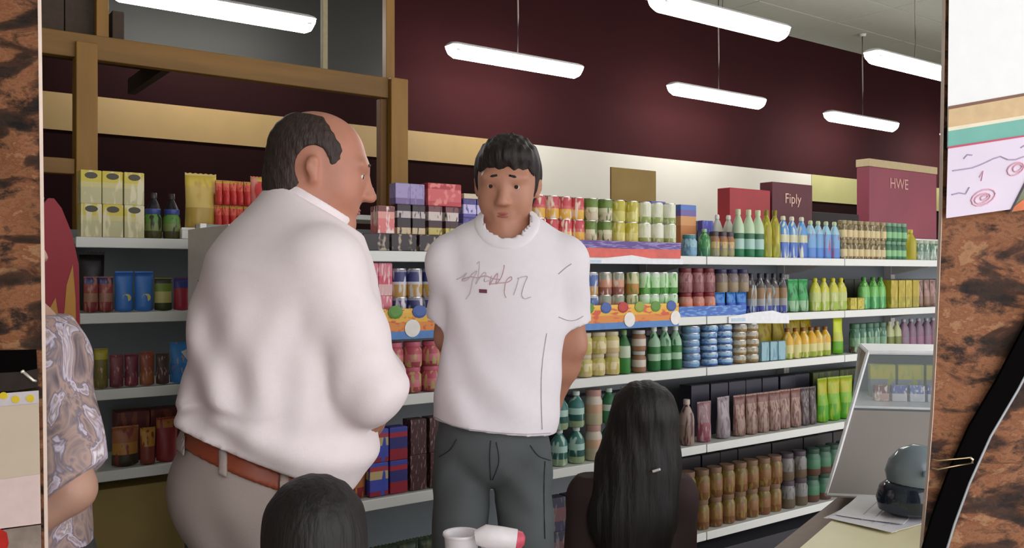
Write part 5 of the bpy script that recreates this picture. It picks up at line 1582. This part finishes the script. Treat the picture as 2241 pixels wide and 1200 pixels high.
def girl(root, off):
    D = 2.55
    q = lambda x, y, dy=0.0: P(x, y, D) + V3(0, dy, 0)
    hc = q(1412, 925)
    R = rot(math.radians(180 - 20), math.radians(4))
    sh = [q(1478, 1082), q(1290, 1082)]
    el = [q(1488, 1230), q(1268, 1230)]
    wr = [q(1470, 1330, .10), q(1290, 1330, .10)]
    z0 = sh[0][2]
    hip = [V3(off[0] + .065, D, .44), V3(off[0] - .065, D, .44)]
    kn = [V3(off[0] + .065, D, .25), V3(off[0] - .065, D, .25)]
    an = [V3(off[0] + .065, D, .06), V3(off[0] - .065, D, .06)]
    cx = (sh[0] + sh[1])[0] / 2
    tp = [(V3(cx, D, z0 - .06), V3(off[0], D, .48), .11, .11)]
    L = plain_person(root, off, D, 1.12, hc, R, .92, sh, el, wr, tp, hip, kn, an, m_skin1)
    face_bits(root, L, R, .92, off, m_black_hair, hc)
    f = Field(off + V3(-.26, -.2, .3), off + V3(.26, .2, z0 + .09), .008)
    f.cone(V3(cx, D, z0 - .05), V3(off[0], D, .36), .125, .15, .05, (0, 1, 0), .8)
    f.cone(sh[0], sh[1], .058, .058, .05)
    for i in (0, 1):
        f.cone(sh[i], sh[i] * .1 + el[i] * .9, .055, .05, .04)
    f.add(lambda X, Y, Z: .003 * np.sin((X - off[0]) * 50 + Z * 20))
    f.cut(lambda X, Y, Z: .32 - Z + 0 * X)
    f.cut(lambda X, Y, Z: Z - z0 - .055 + 0 * X)
    new_obj('dark_top', f.mesh('dark_top', mat('girl_top_plum', (58, 40, 42), .85, var=.1, scale=6), off), root)
    f = Field(hc + V3(-.22, -.22, -.42), hc + V3(.22, .2, .17), .0055)
    f.ell(L(0, .016, .036), (.088, .102, .088), R, .02)
    f.cone(L(0, .03, 0), q(1395, 1010, -.03), .088, .105, .04, (0, 1, 0), .8)
    f.cone(q(1395, 1010, -.03), q(1378, 1120, -.07), .105, .11, .05, (0, 1, 0), .6)
    f.cone(q(1378, 1120, -.07), q(1375, 1185, -.09), .10, .07, .05, (0, 1, 0), .5)
    f.add(lambda X, Y, Z: .0015 * np.sin((X - hc[0]) * 120 + 10 * (Z - hc[2]) + 2 * np.sin((Z - hc[2]) * 14)) + .0008 * np.sin((X - hc[0]) * 310))

    def keep(X, Y, Z):
        p = [X - hc[0], Y - hc[1], Z - hc[2]]
        y = p[0] * R[0, 1] + p[1] * R[1, 1] + p[2] * R[2, 1]
        z = p[0] * R[0, 2] + p[1] * R[1, 2] + p[2] * R[2, 2]
        return np.minimum(.04 - z, -.03 - y)
    f.cut(keep)
    ho = new_obj('long_hair', f.mesh('long_hair', m_black_hair, off), root)
    MB().box(-.012, .012, -.004, .004, -.004, .004, .002, Matrix.Translation(Vector(q(1420, 1008, -.13) - off)) @ Matrix.Rotation(-.3, 4, 'Y')).obj('hair_clip', mat('clip_silver', (206, 200, 196), .3, .5), ho)


person('person', 'young man in white printed t-shirt and grey jeans, hands behind his back', 2.23, 1085, young_man)
person('person', 'stout balding man in pale shirt, khaki trousers and brown belt, facing right', 1.9, 560, older_man)
person('person', 'person in a mauve patterned short-sleeved shirt at the cork panel edge', 1.62, -10, patterned_person)
person('person', 'small child with short black hair seen from behind in front of the balding man', 1.5, 685, child)
person('person', 'girl with long black hair and dark top facing the shelves', 2.55, 1385, girl)
# ------------------------------------------------------------------ counter at the right, glass display case and the things on it
def W3(X, Y, Z):
    return c2w(X, Y, Z)


ZT = 0.80
m_lam = mat('counter_yellow_laminate', (248, 238, 196), .45, var=.05, scale=5)
m_grey = mat('counter_side_grey', (150, 142, 136), .6, var=.06)
A, Bq = np.array((1.30, 2.97)), np.array((0.57, 1.896))
dd_ = (A - Bq) / np.linalg.norm(A - Bq)
nn = np.array((dd_[1], -dd_[0]))
ct = thing('checkout_counter', 'checkout counter with pale yellow top and grey side', 'counter', W3(Bq[0], Bq[1], 0), 0)
base = ct.location.copy()


def quad(a, b, w0, w1, z0, z1):
    pts = [a + nn * w0, b + nn * w0, b + nn * w1, a + nn * w1]
    return [tuple(W3(p[0], p[1], z0) - base) for p in pts], (0, 0, z1 - z0)


MB().prism(*quad(Bq, A, 0, .62, ZT - .03, ZT)).obj('counter_top', m_lam, ct)
MB().prism(*quad(Bq + dd_ * .03, A - dd_ * .03, .03, .58, 0, ZT - .031)).obj('cabinet', m_grey, ct)
MB().prism(*quad(Bq, A, -.10, -.001, ZT - .09, ZT - .05)).obj('packing_ledge', mat('ledge_taupe', (150, 130, 118), .6), ct)
MB().prism(*quad(Bq + dd_ * .02, A - dd_ * .02, -.02, .029, 0, ZT - .091)).obj('side_panel', m_grey, ct)

# display case: leaning glass box with white edges and a grey metal lower front
zb, zt_ = ZT, 1.165
bt = [(.872, 2.47), (1.22, 2.40), (1.46, 2.82), (1.10, 2.93)]
tp_ = [(1.118, 2.80), (1.46, 2.74), (1.56, 3.00), (1.20, 3.07)]
dc = thing('display_case', 'leaning glass display case with white edges on the yellow counter', 'display case', W3(*bt[0], ZT), 0)
o0 = dc.location.copy()
bV = [W3(x, y, zb) - o0 for x, y in bt]
tV = [W3(x, y, zt_) - o0 for x, y in tp_]
m_frame = mat('case_frame_white', (222, 224, 226), .35)
m_glass = mat('case_glass', (190, 204, 210), .05, var=0, spec=.6, alpha=.16)
m_metal = mat('case_grey_metal', (158, 152, 148), .5, .1, var=.05, scale=3)
for i in range(4):
    j = (i + 1) % 4
    for a, b in ((bV[i], bV[j]), (tV[i], tV[j]), (bV[i], tV[i])):
        MB().tube([a + Vector((0, 0, .008)), b + Vector((0, 0, .008))], .006, 6).obj('frame_edge', m_frame, dc)
lerp = lambda a, b, t: a + (b - a) * t
ml = [lerp(bV[i], tV[i], .58) for i in range(4)]
for i in (0, 3):
    j = (i + 1) % 4
    n_ = (bV[j] - bV[i]).cross(tV[i] - bV[i]).normalized() * .003
    MB().prism([bV[i] + Vector((0, 0, .01)), bV[j] + Vector((0, 0, .01)), ml[j], ml[i]], n_).obj('metal_panel', m_metal, dc)
    MB().prism([ml[i], ml[j], tV[j], tV[i]], n_).obj('glass_pane', m_glass, dc)
for i in (1, 2):
    j = (i + 1) % 4
    n_ = (bV[j] - bV[i]).cross(tV[i] - bV[i]).normalized() * .003
    MB().prism([bV[i] + Vector((0, 0, .01)), bV[j] + Vector((0, 0, .01)), tV[j], tV[i]], n_).obj('side_pane', m_metal, dc)
MB().prism([v + Vector((0, 0, .004)) for v in tV], (0, 0, .012)).obj('top_board', mat('case_top_white', (226, 232, 236), .4), dc)
MB().prism([lerp(bV[i], tV[i], .60) for i in range(4)], (0, 0, .006)).obj('inner_shelf', m_frame, dc)
zs_ = o0.z + (zt_ - zb) * .60 + .0065
ic = sum((lerp(bV[i], tV[i], .60) for i in range(4)), Vector()) / 4 + o0
ax_ = (W3(tp_[1][0], tp_[1][1], 0) - W3(tp_[0][0], tp_[0][1], 0)).normalized()
ay_ = Vector((-ax_.y, ax_.x, 0))
rz_ = math.atan2(ax_.y, ax_.x)
cols = [((206, 170, 150), (130, 70, 60)), ((216, 214, 220), (90, 100, 170)), ((210, 216, 226), (110, 130, 190)), ((206, 206, 216), (80, 90, 160)), ((216, 190, 60), (190, 150, 30))]
for k, (c1, c2) in enumerate(cols):
    pos = ic + ax_ * (-.11 + .052 * k) - ay_ * .045
    pr = carton('sweet', .046, .05, pmx('case%d' % k, (0, c1), (.5, c2), blot=(230, 226, 220)), dd=.03)
    put(pr, 'sweet_box', pos.x, pos.y, zs_, rz_, ['brown and pink', 'white and violet', 'white and pale blue', 'white and navy', 'golden yellow'][k] + ' sweet box on the shelf inside the display case', 'box', None)
for k in range(3):
    pos = ic + ax_ * (-.085 + .085 * k) + ay_ * .055
    pr = carton('sweet', .08, .105, pmx('caseb', (0, (150, 160, 170)), (.55, (206, 200, 40)), blot=(176, 190, 60)), dd=.03)
    put(pr, 'yellow_box', pos.x, pos.y, zs_, rz_, 'tall yellow box at the back of the display case', 'box', 'yellow boxes in the display case')

# papers
m_paper = mat('paper_white', (232, 232, 238), .6, var=.02)
for k, (px, py, r, w, h) in enumerate(((1925, 1128, .05, .26, .18), (1940, 1136, -.1, .25, .17), (1925, 1122, .22, .24, .16))):
    depth = (EYE - ZT) * FPX / (py - 600)
    X = (px - 1120.5) / FPX * depth
    mb = MB()
    g = [[mb.bm.verts.new((w * (i / 6 - .5), h * (j / 4 - .5), .0012 * math.sin(i * 1.3 + j + k) + .0015)) for j in range(5)] for i in range(7)]
    for i in range(6):
        for j in range(4):
            mb.bm.faces.new((g[i][j], g[i + 1][j], g[i + 1][j + 1], g[i][j + 1]))
    rr = bmesh.ops.extrude_face_region(mb.bm, geom=mb.bm.faces[:])
    bmesh.ops.translate(mb.bm, vec=(0, 0, -.001), verts=[v for v in rr['geom'] if isinstance(v, bmesh.types.BMVert)])
    o = mb.obj('paper_sheet', m_paper, None, True, 30, W3(X, depth, ZT + .001 + .0035 * k), -TH + .75 + r)
    tag(o, ['lowest white paper sheet on the yellow counter', 'middle white paper sheet of the pile on the counter', 'top white paper sheet under the dark glossy device'][k], 'paper')
    for j in range(3):
        MB().box(-w * .35, w * (.2 + .05 * j), -h * .25 + j * .03, -h * .25 + j * .03 + .002, .0022, .0028).obj('printed_line', mat('ink_faint', (190, 190, 206), .7), o)
# dark glossy device
depth = 2.26
X = (1996 - 1120.5) / FPX * depth
dv = thing('glossy_device', 'dark blue glossy rounded device with grey hood on the papers', 'device', W3(X, depth, ZT + .0115), -TH)
mb = MB()
mb.lathe([(.055, 0), (.082, .012), (.088, .04), (.080, .07), (.06, .085)], 24, Matrix.Diagonal((1.0, .8, 1, 1)))
mb.obj('base', mat('gloss_navy', (24, 36, 50), .12, spec=.7), dv, True, 50)
mb = MB()
mb.lathe([(.070, .075), (.078, .10), (.072, .13), (.05, .16), (.02, .175)], 24, Matrix.Diagonal((1.0, .8, 1, 1)) @ Matrix.Rotation(.12, 4, 'Y'))
mb.obj('hood', mat('smoky_plastic', (120, 134, 142), .15, var=.1, scale=10), dv, True, 50)
for x, z in ((.02, .055), (.015, .115)):
    MB().box(x - .016, x + .016, -.074, -.060, z - .008, z + .008, .004).obj('sky_highlight', mat('highlight_sky', (150, 196, 226), .2), dv)  # pale blue blocks painting sky highlights on the glossy shell

# ------------------------------------------------------------------ little table with cup and glue bottle below the young man
tx, ty = (1056 - 1120.5) / FPX * 1.74, 1.74
tb = thing('side_table', 'small white side table in front of the young man', 'table', W3(tx, ty, 0), -TH)
m_tab = mat('table_white', (222, 222, 220), .4)
MB().box(-.12, .13, -.09, .09, .77, .80, .006).obj('table_top', m_tab, tb)
for sx in (-1, 1):
    for sy in (-1, 1):
        MB().tube([(sx * .10, sy * .07, .77), (sx * .11, sy * .08, 0)], [.014, .011], 8).obj('leg', m_tab, tb, True)
m_cup = mat('cup_white_plastic', (240, 236, 240), .35)
dep = 1.74
p_ = P(1010, 1166, dep)
hcup = p_[2] - .80
cp_ = tag(MB().lathe([(.025, 0), (.034, hcup * .97), (.036, hcup), (.031, hcup), (.023, .006), (.001, .005)], 24, cap=False).obj('plastic_cup', m_cup, None, True, 50, W3(p_[0], dep, .80)), 'white plastic cup on the side table beside the white tube', 'cup')
MB().lathe([(.0355, hcup - .006), (.0375, hcup - .003), (.0365, hcup + .0005)], 24, cap=False).obj('rim', m_cup, cp_, True)
p_ = P(1098, 1182, 1.70)
tb2 = thing('white_tube', 'white tube with round red cap lying across a white block', 'tube', W3(p_[0], 1.70, .80), -TH)
zz = p_[2] - .80
MB().box(-.04, .035, -.02, .03, 0, zz - .017, .004).obj('block', m_cup, tb2)
MB().tube([(-.050, 0, zz + .004), (-.03, 0, zz + .007), (.0, 0, zz + .004), (.028, 0, zz)], [.014, .022, .021, .020], 16).obj('barrel', m_cup, tb2, True, 50)
MB().tube([(.028, 0, zz), (.038, 0, zz - .001), (.044, 0, zz - .002)], [.018, .016, .008], 14).obj('cap', mat('cap_rose_red', (206, 80, 100), .4), tb2, True, 50)

# ------------------------------------------------------------------ the cork panels either side and the things pinned on them
YC = 1.30
m_cork = bpy.data.materials.new('cork_bark')
m_cork.use_nodes = True
nt = m_cork.node_tree
b_ = nt.nodes['Principled BSDF']
N, K = nt.nodes.new, nt.links.new
tc = N('ShaderNodeTexCoord')
mpp = N('ShaderNodeMapping')
mpp.inputs['Scale'].default_value = (1, 1, 1.7)
K(tc.outputs['Object'], mpp.inputs[0])
n1 = N('ShaderNodeTexNoise')
n1.inputs['Scale'].default_value = 11
n1.inputs['Detail'].default_value = 10
n1.inputs['Roughness'].default_value = .72
n1.inputs['Distortion'].default_value = .15
K(mpp.outputs[0], n1.inputs['Vector'])
rp = N('ShaderNodeValToRGB')
for p, c in ((.34, (16, 9, 7)), (.40, (52, 32, 20)), (.45, (112, 72, 46)), (.50, (152, 102, 68)), (.55, (132, 80, 48)), (.60, (170, 126, 90)), (.70, (130, 90, 56))):
    e = rp.color_ramp.elements.new(p)
    e.color = lin(c)
rp.color_ramp.elements.remove(rp.color_ramp.elements[0])
rp.color_ramp.elements.remove(rp.color_ramp.elements[-1])
K(n1.outputs[0], rp.inputs[0])
n2_ = N('ShaderNodeTexNoise')
n2_.inputs['Scale'].default_value = 10
n2_.inputs['Detail'].default_value = 5
n2_.inputs['Distortion'].default_value = .8
mp2 = N('ShaderNodeMapping')
mp2.inputs['Scale'].default_value = (1, 1, 2.2)
mp2.inputs['Location'].default_value = (3.3, 1.7, .4)
K(tc.outputs['Object'], mp2.inputs[0])
K(mp2.outputs[0], n2_.inputs['Vector'])
rp2 = N('ShaderNodeValToRGB')
for p, c in ((.36, (0, 0, 0)), (.44, (110, 100, 96)), (.5, (255, 255, 255))):
    e = rp2.color_ramp.elements.new(p)
    e.color = lin(c)
rp2.color_ramp.elements.remove(rp2.color_ramp.elements[0])
rp2.color_ramp.elements.remove(rp2.color_ramp.elements[-1])
K(n2_.outputs[0], rp2.inputs[0])
mul = N('ShaderNodeMix')
mul.data_type = 'RGBA'
mul.blend_type = 'MULTIPLY'
mul.inputs[0].default_value = .9
K(rp.outputs[0], mul.inputs[6])
K(rp2.outputs[0], mul.inputs[7])
K(mul.outputs[2], b_.inputs['Base Color'])
b_.inputs['Roughness'].default_value = .75
bp = N('ShaderNodeBump')
bp.inputs['Strength'].default_value = .7
bp.inputs['Distance'].default_value = .01
K(n1.outputs[0], bp.inputs['Height'])
K(bp.outputs[0], b_.inputs['Normal'])


def C2(px, py, dy=0.0):
    p = P(px, py, YC)
    return Vector((p[0], YC + dy, p[2]))


def cork(label, edge, outer, zlo, zhi, left):
    """edge(py) -> picture column of the inner edge on the panel's plane"""
    t = thing('cork_panel', label, 'cork board', W3(0, YC, 0), -TH)
    mb = MB()
    nz_, nx_ = 150, 44
    G = []
    for k in range(nz_ + 1):
        z = zlo + (zhi - zlo) * k / nz_
        py = 600 - (z - EYE) * FPX / YC
        xe = (edge(py) - 1120.5) / FPX * YC
        xo = outer
        r_ = []
        for i in range(nx_ + 1):
            a = i / nx_
            x = xe + (xo - xe) * a
            dpt = 0 if i in (0, nx_) else .007 * mnoise.noise(Vector((x * 16, z * 26, 3.1))) + .003 * mnoise.noise(Vector((x * 60, z * 80, 1)))
            r_.append(mb.bm.verts.new((x, dpt, z)))
        G.append(r_)
    for k in range(nz_):
        for i in range(nx_):
            mb.bm.faces.new((G[k][i], G[k][i + 1], G[k + 1][i + 1], G[k + 1][i]))
    bnd = [e for e in mb.bm.edges if e.is_boundary]
    r = bmesh.ops.extrude_edge_only(mb.bm, edges=bnd)
    vs = [v for v in r['geom'] if isinstance(v, bmesh.types.BMVert)]
    for v in vs:
        v.co.y = .009
    mb.bm.faces.new  # back closed below
    bmesh.ops.contextual_create(mb.bm, geom=[e for e in mb.bm.edges if e.is_boundary])
    mb.obj('cork_face', m_cork, t, True, 60)
    pts = []
    n = 24
    for k in range(n + 1):
        z = zlo + (zhi - zlo) * k / n
        py = 600 - (z - EYE) * FPX / YC
        pts.append(((edge(py) - 1120.5) / FPX * YC, z))
    sgn = 1 if left else -1
    mb = MB()
    for (xa, za), (xb, zb_) in zip(pts, pts[1:]):
        mb.prism([(xa, -.001, za), (xa + sgn * .0008, -.001, za), (xb + sgn * .0008, -.001, zb_), (xb, -.001, zb_)], (0, .009, 0))
    mb.obj('white_edge', mat('edge_cream', (226, 206, 190), .5), t)
    MB().box(min(pts[0][0], outer), max(pts[0][0], outer), .010, .05, 0, .04).obj('foot_rail', m_tray, t)
    for x in (pts[0][0] * .8 + outer * .2, pts[0][0] * .2 + outer * .8):
        MB().box(x - .02, x + .02, .010, .035, .04, zhi - .1).obj('back_post', m_tray, t)
    return t


lf = lambda py: 83 + max(-400, min(1600, py)) / 1200 * 15
rt = lambda py: float(np.interp(py, [-600, 0, 480, 600, 850, 1000, 1200, 1800], [2074, 2069, 2061, 2057, 2046, 2036, 2019, 1980]))
cork('rough orange brown cork panel behind the patterned shirt side', lf, -1.22, 0.0, 2.25, True)
cork('rough dark veined cork panel beside the display case', rt, 1.22, 0.0, 2.25, False)


def flat(name, poly, m, label=None, cat=None, dy=-.010, th=.0008, parent=None, off=None):
    """a flat sheet pinned on a cork panel; poly in picture columns/rows of that panel"""
    pts = [C2(x, y, dy) for x, y in poly]
    if parent is None:
        c = sum(pts, Vector()) / len(pts)
        o = MB().prism([p - c for p in pts], (0, th, 0)).obj(name, m, None, loc=W3(*c), rz=-TH)
        o['_c'] = tuple(c)
        if label:
            tag(o, label, cat)
        return o
    c = Vector(parent['_c'])
    return MB().prism([p - c for p in pts], (0, th, 0)).obj(name, m, parent)


# right panel: white sheet with coloured bands
ws = flat('pinned_print', [(2070, -40), (2330, -40), (2330, 290), (2066, 326)], mat('print_white', (232, 236, 236), .5, var=.02), 'large white print with tan and teal bands pinned on the cork', 'print')
flat('brown_line', [(2068, 236), (2330, 190), (2330, 196), (2068, 243)], mat('line_brown', (120, 84, 66), .6), dy=-.0112, parent=ws)
flat('tan_band', [(2068, 243), (2330, 196), (2330, 240), (2067, 282)], mat('band_tan', (206, 178, 134), .6, var=.08, scale=60), dy=-.0112, parent=ws)
flat('cream_line', [(2067, 282), (2330, 240), (2330, 247), (2067, 290)], mat('line_cream', (228, 222, 196), .6), dy=-.0112, parent=ws)
flat('teal_band', [(2067, 290), (2330, 247), (2330, 288), (2066, 325)], mat('band_teal', (110, 178, 164), .6, var=.06, scale=20), dy=-.0112, parent=ws)
fc = flat('floral_card', [(2066, 326), (2330, 286), (2330, 442), (2062, 479)], mat('card_lilac', (222, 212, 230), .6, var=.03, scale=12), 'lilac card with faint rose sketches pinned under the white print', 'card', dy=-.0118)
flat('red_border', [(2066, 324), (2330, 284), (2330, 287), (2066, 328)], mat('line_red', (196, 70, 100), .6), dy=-.0128, parent=fc)
m_sk = mat('sketch_grey', (176, 164, 190), .7)
m_rs = mat('sketch_rose', (226, 180, 196), .7)


def sk(pts, m, r=.0009):
    c = Vector(fc['_c'])
    MB().tube([C2(x, y, -.0125) - c for x, y in pts], r, 5).obj('sketch_line', m, fc)


sk([(2076, 376), (2090, 374), (2104, 372), (2118, 370), (2134, 364), (2150, 357), (2164, 350), (2180, 345), (2196, 352), (2212, 352), (2228, 346), (2240, 344)], m_sk)
sk([(2100, 350), (2108, 341), (2118, 342)], m_sk)
sk([(2224, 326), (2232, 321), (2241, 319)], m_sk)
sk([(2074, 428), (2090, 424), (2104, 426), (2112, 412)], m_sk)
sk([(2134, 390), (2142, 376), (2138, 398)], m_rs)
for cx, cy, rx, ry in ((2142, 434, 26, 18), (2140, 436, 17, 11), (2144, 434, 8, 5), (2212, 372, 18, 14), (2216, 370, 10, 8)):
    sk([(cx + rx * math.cos(t * .5 + .2), cy + ry * math.sin(t * .5 + .2) - .3 * rx * math.cos(t * .5)) for t in range(14)], m_rs, .0012)
cc = flat('corner_picture', [(2200, 466), (2248, 372), (2330, 360), (2330, 448)], mat('corner_green', (120, 126, 96), .6, var=.2, scale=40), 'dark edged corner of a colourful picture over the lilac card', 'picture', dy=-.012)
flat('orange_foot', [(2206, 456), (2226, 440), (2330, 420), (2330, 446), (2203, 465)], mat('corner_orange', (206, 110, 60), .6, var=.2, scale=60), dy=-.0132, parent=cc)
flat('dark_edge', [(2198, 467), (2248, 368), (2251, 371), (2202, 467)], mat('edge_dark', (56, 50, 60), .6), dy=-.0134, parent=cc)

# black strap with pale wire edge
st = thing('black_strap', 'black strap with pale wire edge slanting across the right cork panel', 'strap', W3(0, YC, 0), -TH)
path = [(2330, 590), (2262, 700), (2190, 838), (2130, 940), (2085, 1040), (2052, 1130), (2022, 1230), (2000, 1330)]


def ribbon(path, wl, wr_, dy0, dy1, m, nm, par):
    mb = MB()
    a_, b_2 = [], []
    for i, (x, y) in enumerate(path):
        x0, y0 = path[max(i - 1, 0)]
        x1, y1 = path[min(i + 1, len(path) - 1)]
        n = Vector((y1 - y0, -(x1 - x0)))
        n.normalize()
        a_.append(C2(x - n.x * wl, y - n.y * wl, dy0) - Vector((0, YC, 0)))
        b_2.append(C2(x + n.x * wr_, y + n.y * wr_, dy0) - Vector((0, YC, 0)))
    for i in range(len(path) - 1):
        mb.prism([a_[i], b_2[i], b_2[i + 1], a_[i + 1]], (0, dy1 - dy0, 0))
    mb.obj(nm, m, par)


ribbon(path, 22, 26, -.016, -.010, mat('strap_black', (6, 5, 6), .95, spec=.05), 'strap_band', st)
MB().tube([C2(x + 25, y + 12, -.014) - Vector((0, YC, 0)) for x, y in path], .0028, 8).obj('wire_edge', mat('wire_pale', (150, 156, 160), .3, .3), st, True)
sp_ = thing('wire_staple', 'brass wire staple over the black strap', 'staple', W3(*C2(2080, 1010, -.018)), -TH)
c_ = C2(2080, 1010, -.018)
MB().tube([C2(x, y, d) - c_ for x, y, d in ((2036, 1004, -.008), (2040, 1003, -.018), (2080, 999, -.019), (2108, 996, -.019), (2114, 1000, -.019), (2113, 1008, -.018), (2080, 1014, -.018), (2040, 1022, -.018), (2034, 1023, -.008))], .0011, 6).obj('wire', mat('wire_brass', (206, 180, 140), .3, .7), sp_, True)
MB().tube([C2(x, y, d) - c_ for x, y, d in ((2108, 996, -.0195), (2114, 1000, -.0195), (2113, 1008, -.0185))], .0019, 6).obj('bend', mat('wire_bright', (240, 232, 210), .25, .5), sp_, True)

# left panel: dark strap, staple, card with yellow dots, corner of a picture
o = flat('dark_band', [(-120, 768), (87, 764), (89, 806), (60, 812), (-120, 822)], mat('band_black', (7, 5, 5), .95, spec=.05), 'black band lying across the left cork panel', 'band')
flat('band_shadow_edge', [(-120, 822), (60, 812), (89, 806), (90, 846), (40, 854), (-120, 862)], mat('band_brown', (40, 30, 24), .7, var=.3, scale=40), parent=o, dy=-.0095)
s2_ = thing('wire_staple', 'silver staple beside the black band on the left cork panel', 'staple', W3(*C2(72, 820, -.014)), -TH)
c_ = C2(72, 820, -.014)
MB().tube([C2(x, y, d) - c_ for x, y, d in ((59, 810, -.009), (61, 812, -.013), (84, 831, -.013), (86, 833, -.009))], .0022, 6).obj('wire', mat('wire_silver', (216, 210, 200), .3, .5), s2_, True)
MB().tube([C2(x, y, d) - c_ for x, y, d in ((59, 810, -.0135), (62, 813, -.0135))], .003, 6).obj('bend', mat('wire_bright', (240, 232, 210), .25), s2_, True)
cd = flat('dotted_card', [(-140, 872), (92, 853), (97, 1142), (-140, 1172)], mat('card_beige', (206, 192, 172), .6, var=.02), 'beige card with yellow dots along its top pinned on the cork', 'card')
flat('lavender_strip', [(-140, 872), (92, 853), (93, 880), (-140, 900)], mat('strip_lavender', (206, 200, 206), .6), parent=cd, dy=-.0112)
flat('pink_panel', [(-140, 1068), (96, 1034), (97, 1142), (-140, 1172)], mat('panel_pink', (226, 204, 200), .6), parent=cd, dy=-.0112)
c_ = Vector(cd['_c'])
for x, y, r in ((18, 864, 8), (44, 872, 8), (76, 870, 8), (-20, 874, 8)):
    pts = [C2(x + r * 1.1 * math.cos(t * math.pi / 6), y + r * math.sin(t * math.pi / 6), -.0124) - c_ for t in range(12)]
    MB().prism(pts, (0, .0008, 0)).obj('yellow_dot', mat('dot_yellow', (222, 196, 50), .5), cd)
cr_ = flat('corner_picture', [(-140, 1176), (97, 1145), (99, 1300), (-140, 1300)], mat('picture_grey', (150, 136, 126), .6, var=.3, scale=30), 'grey picture with a red blossom corner under the beige card', 'picture')
flat('red_blossom', [(-60, 1168), (8, 1152), (24, 1162), (28, 1185), (20, 1215), (-60, 1240)], mat('blossom_red', (190, 36, 30), .6, var=.25, scale=40), parent=cr_, dy=-.0112)
for o in list(bpy.data.objects):
    if '_c' in o.keys():
        del o['_c']
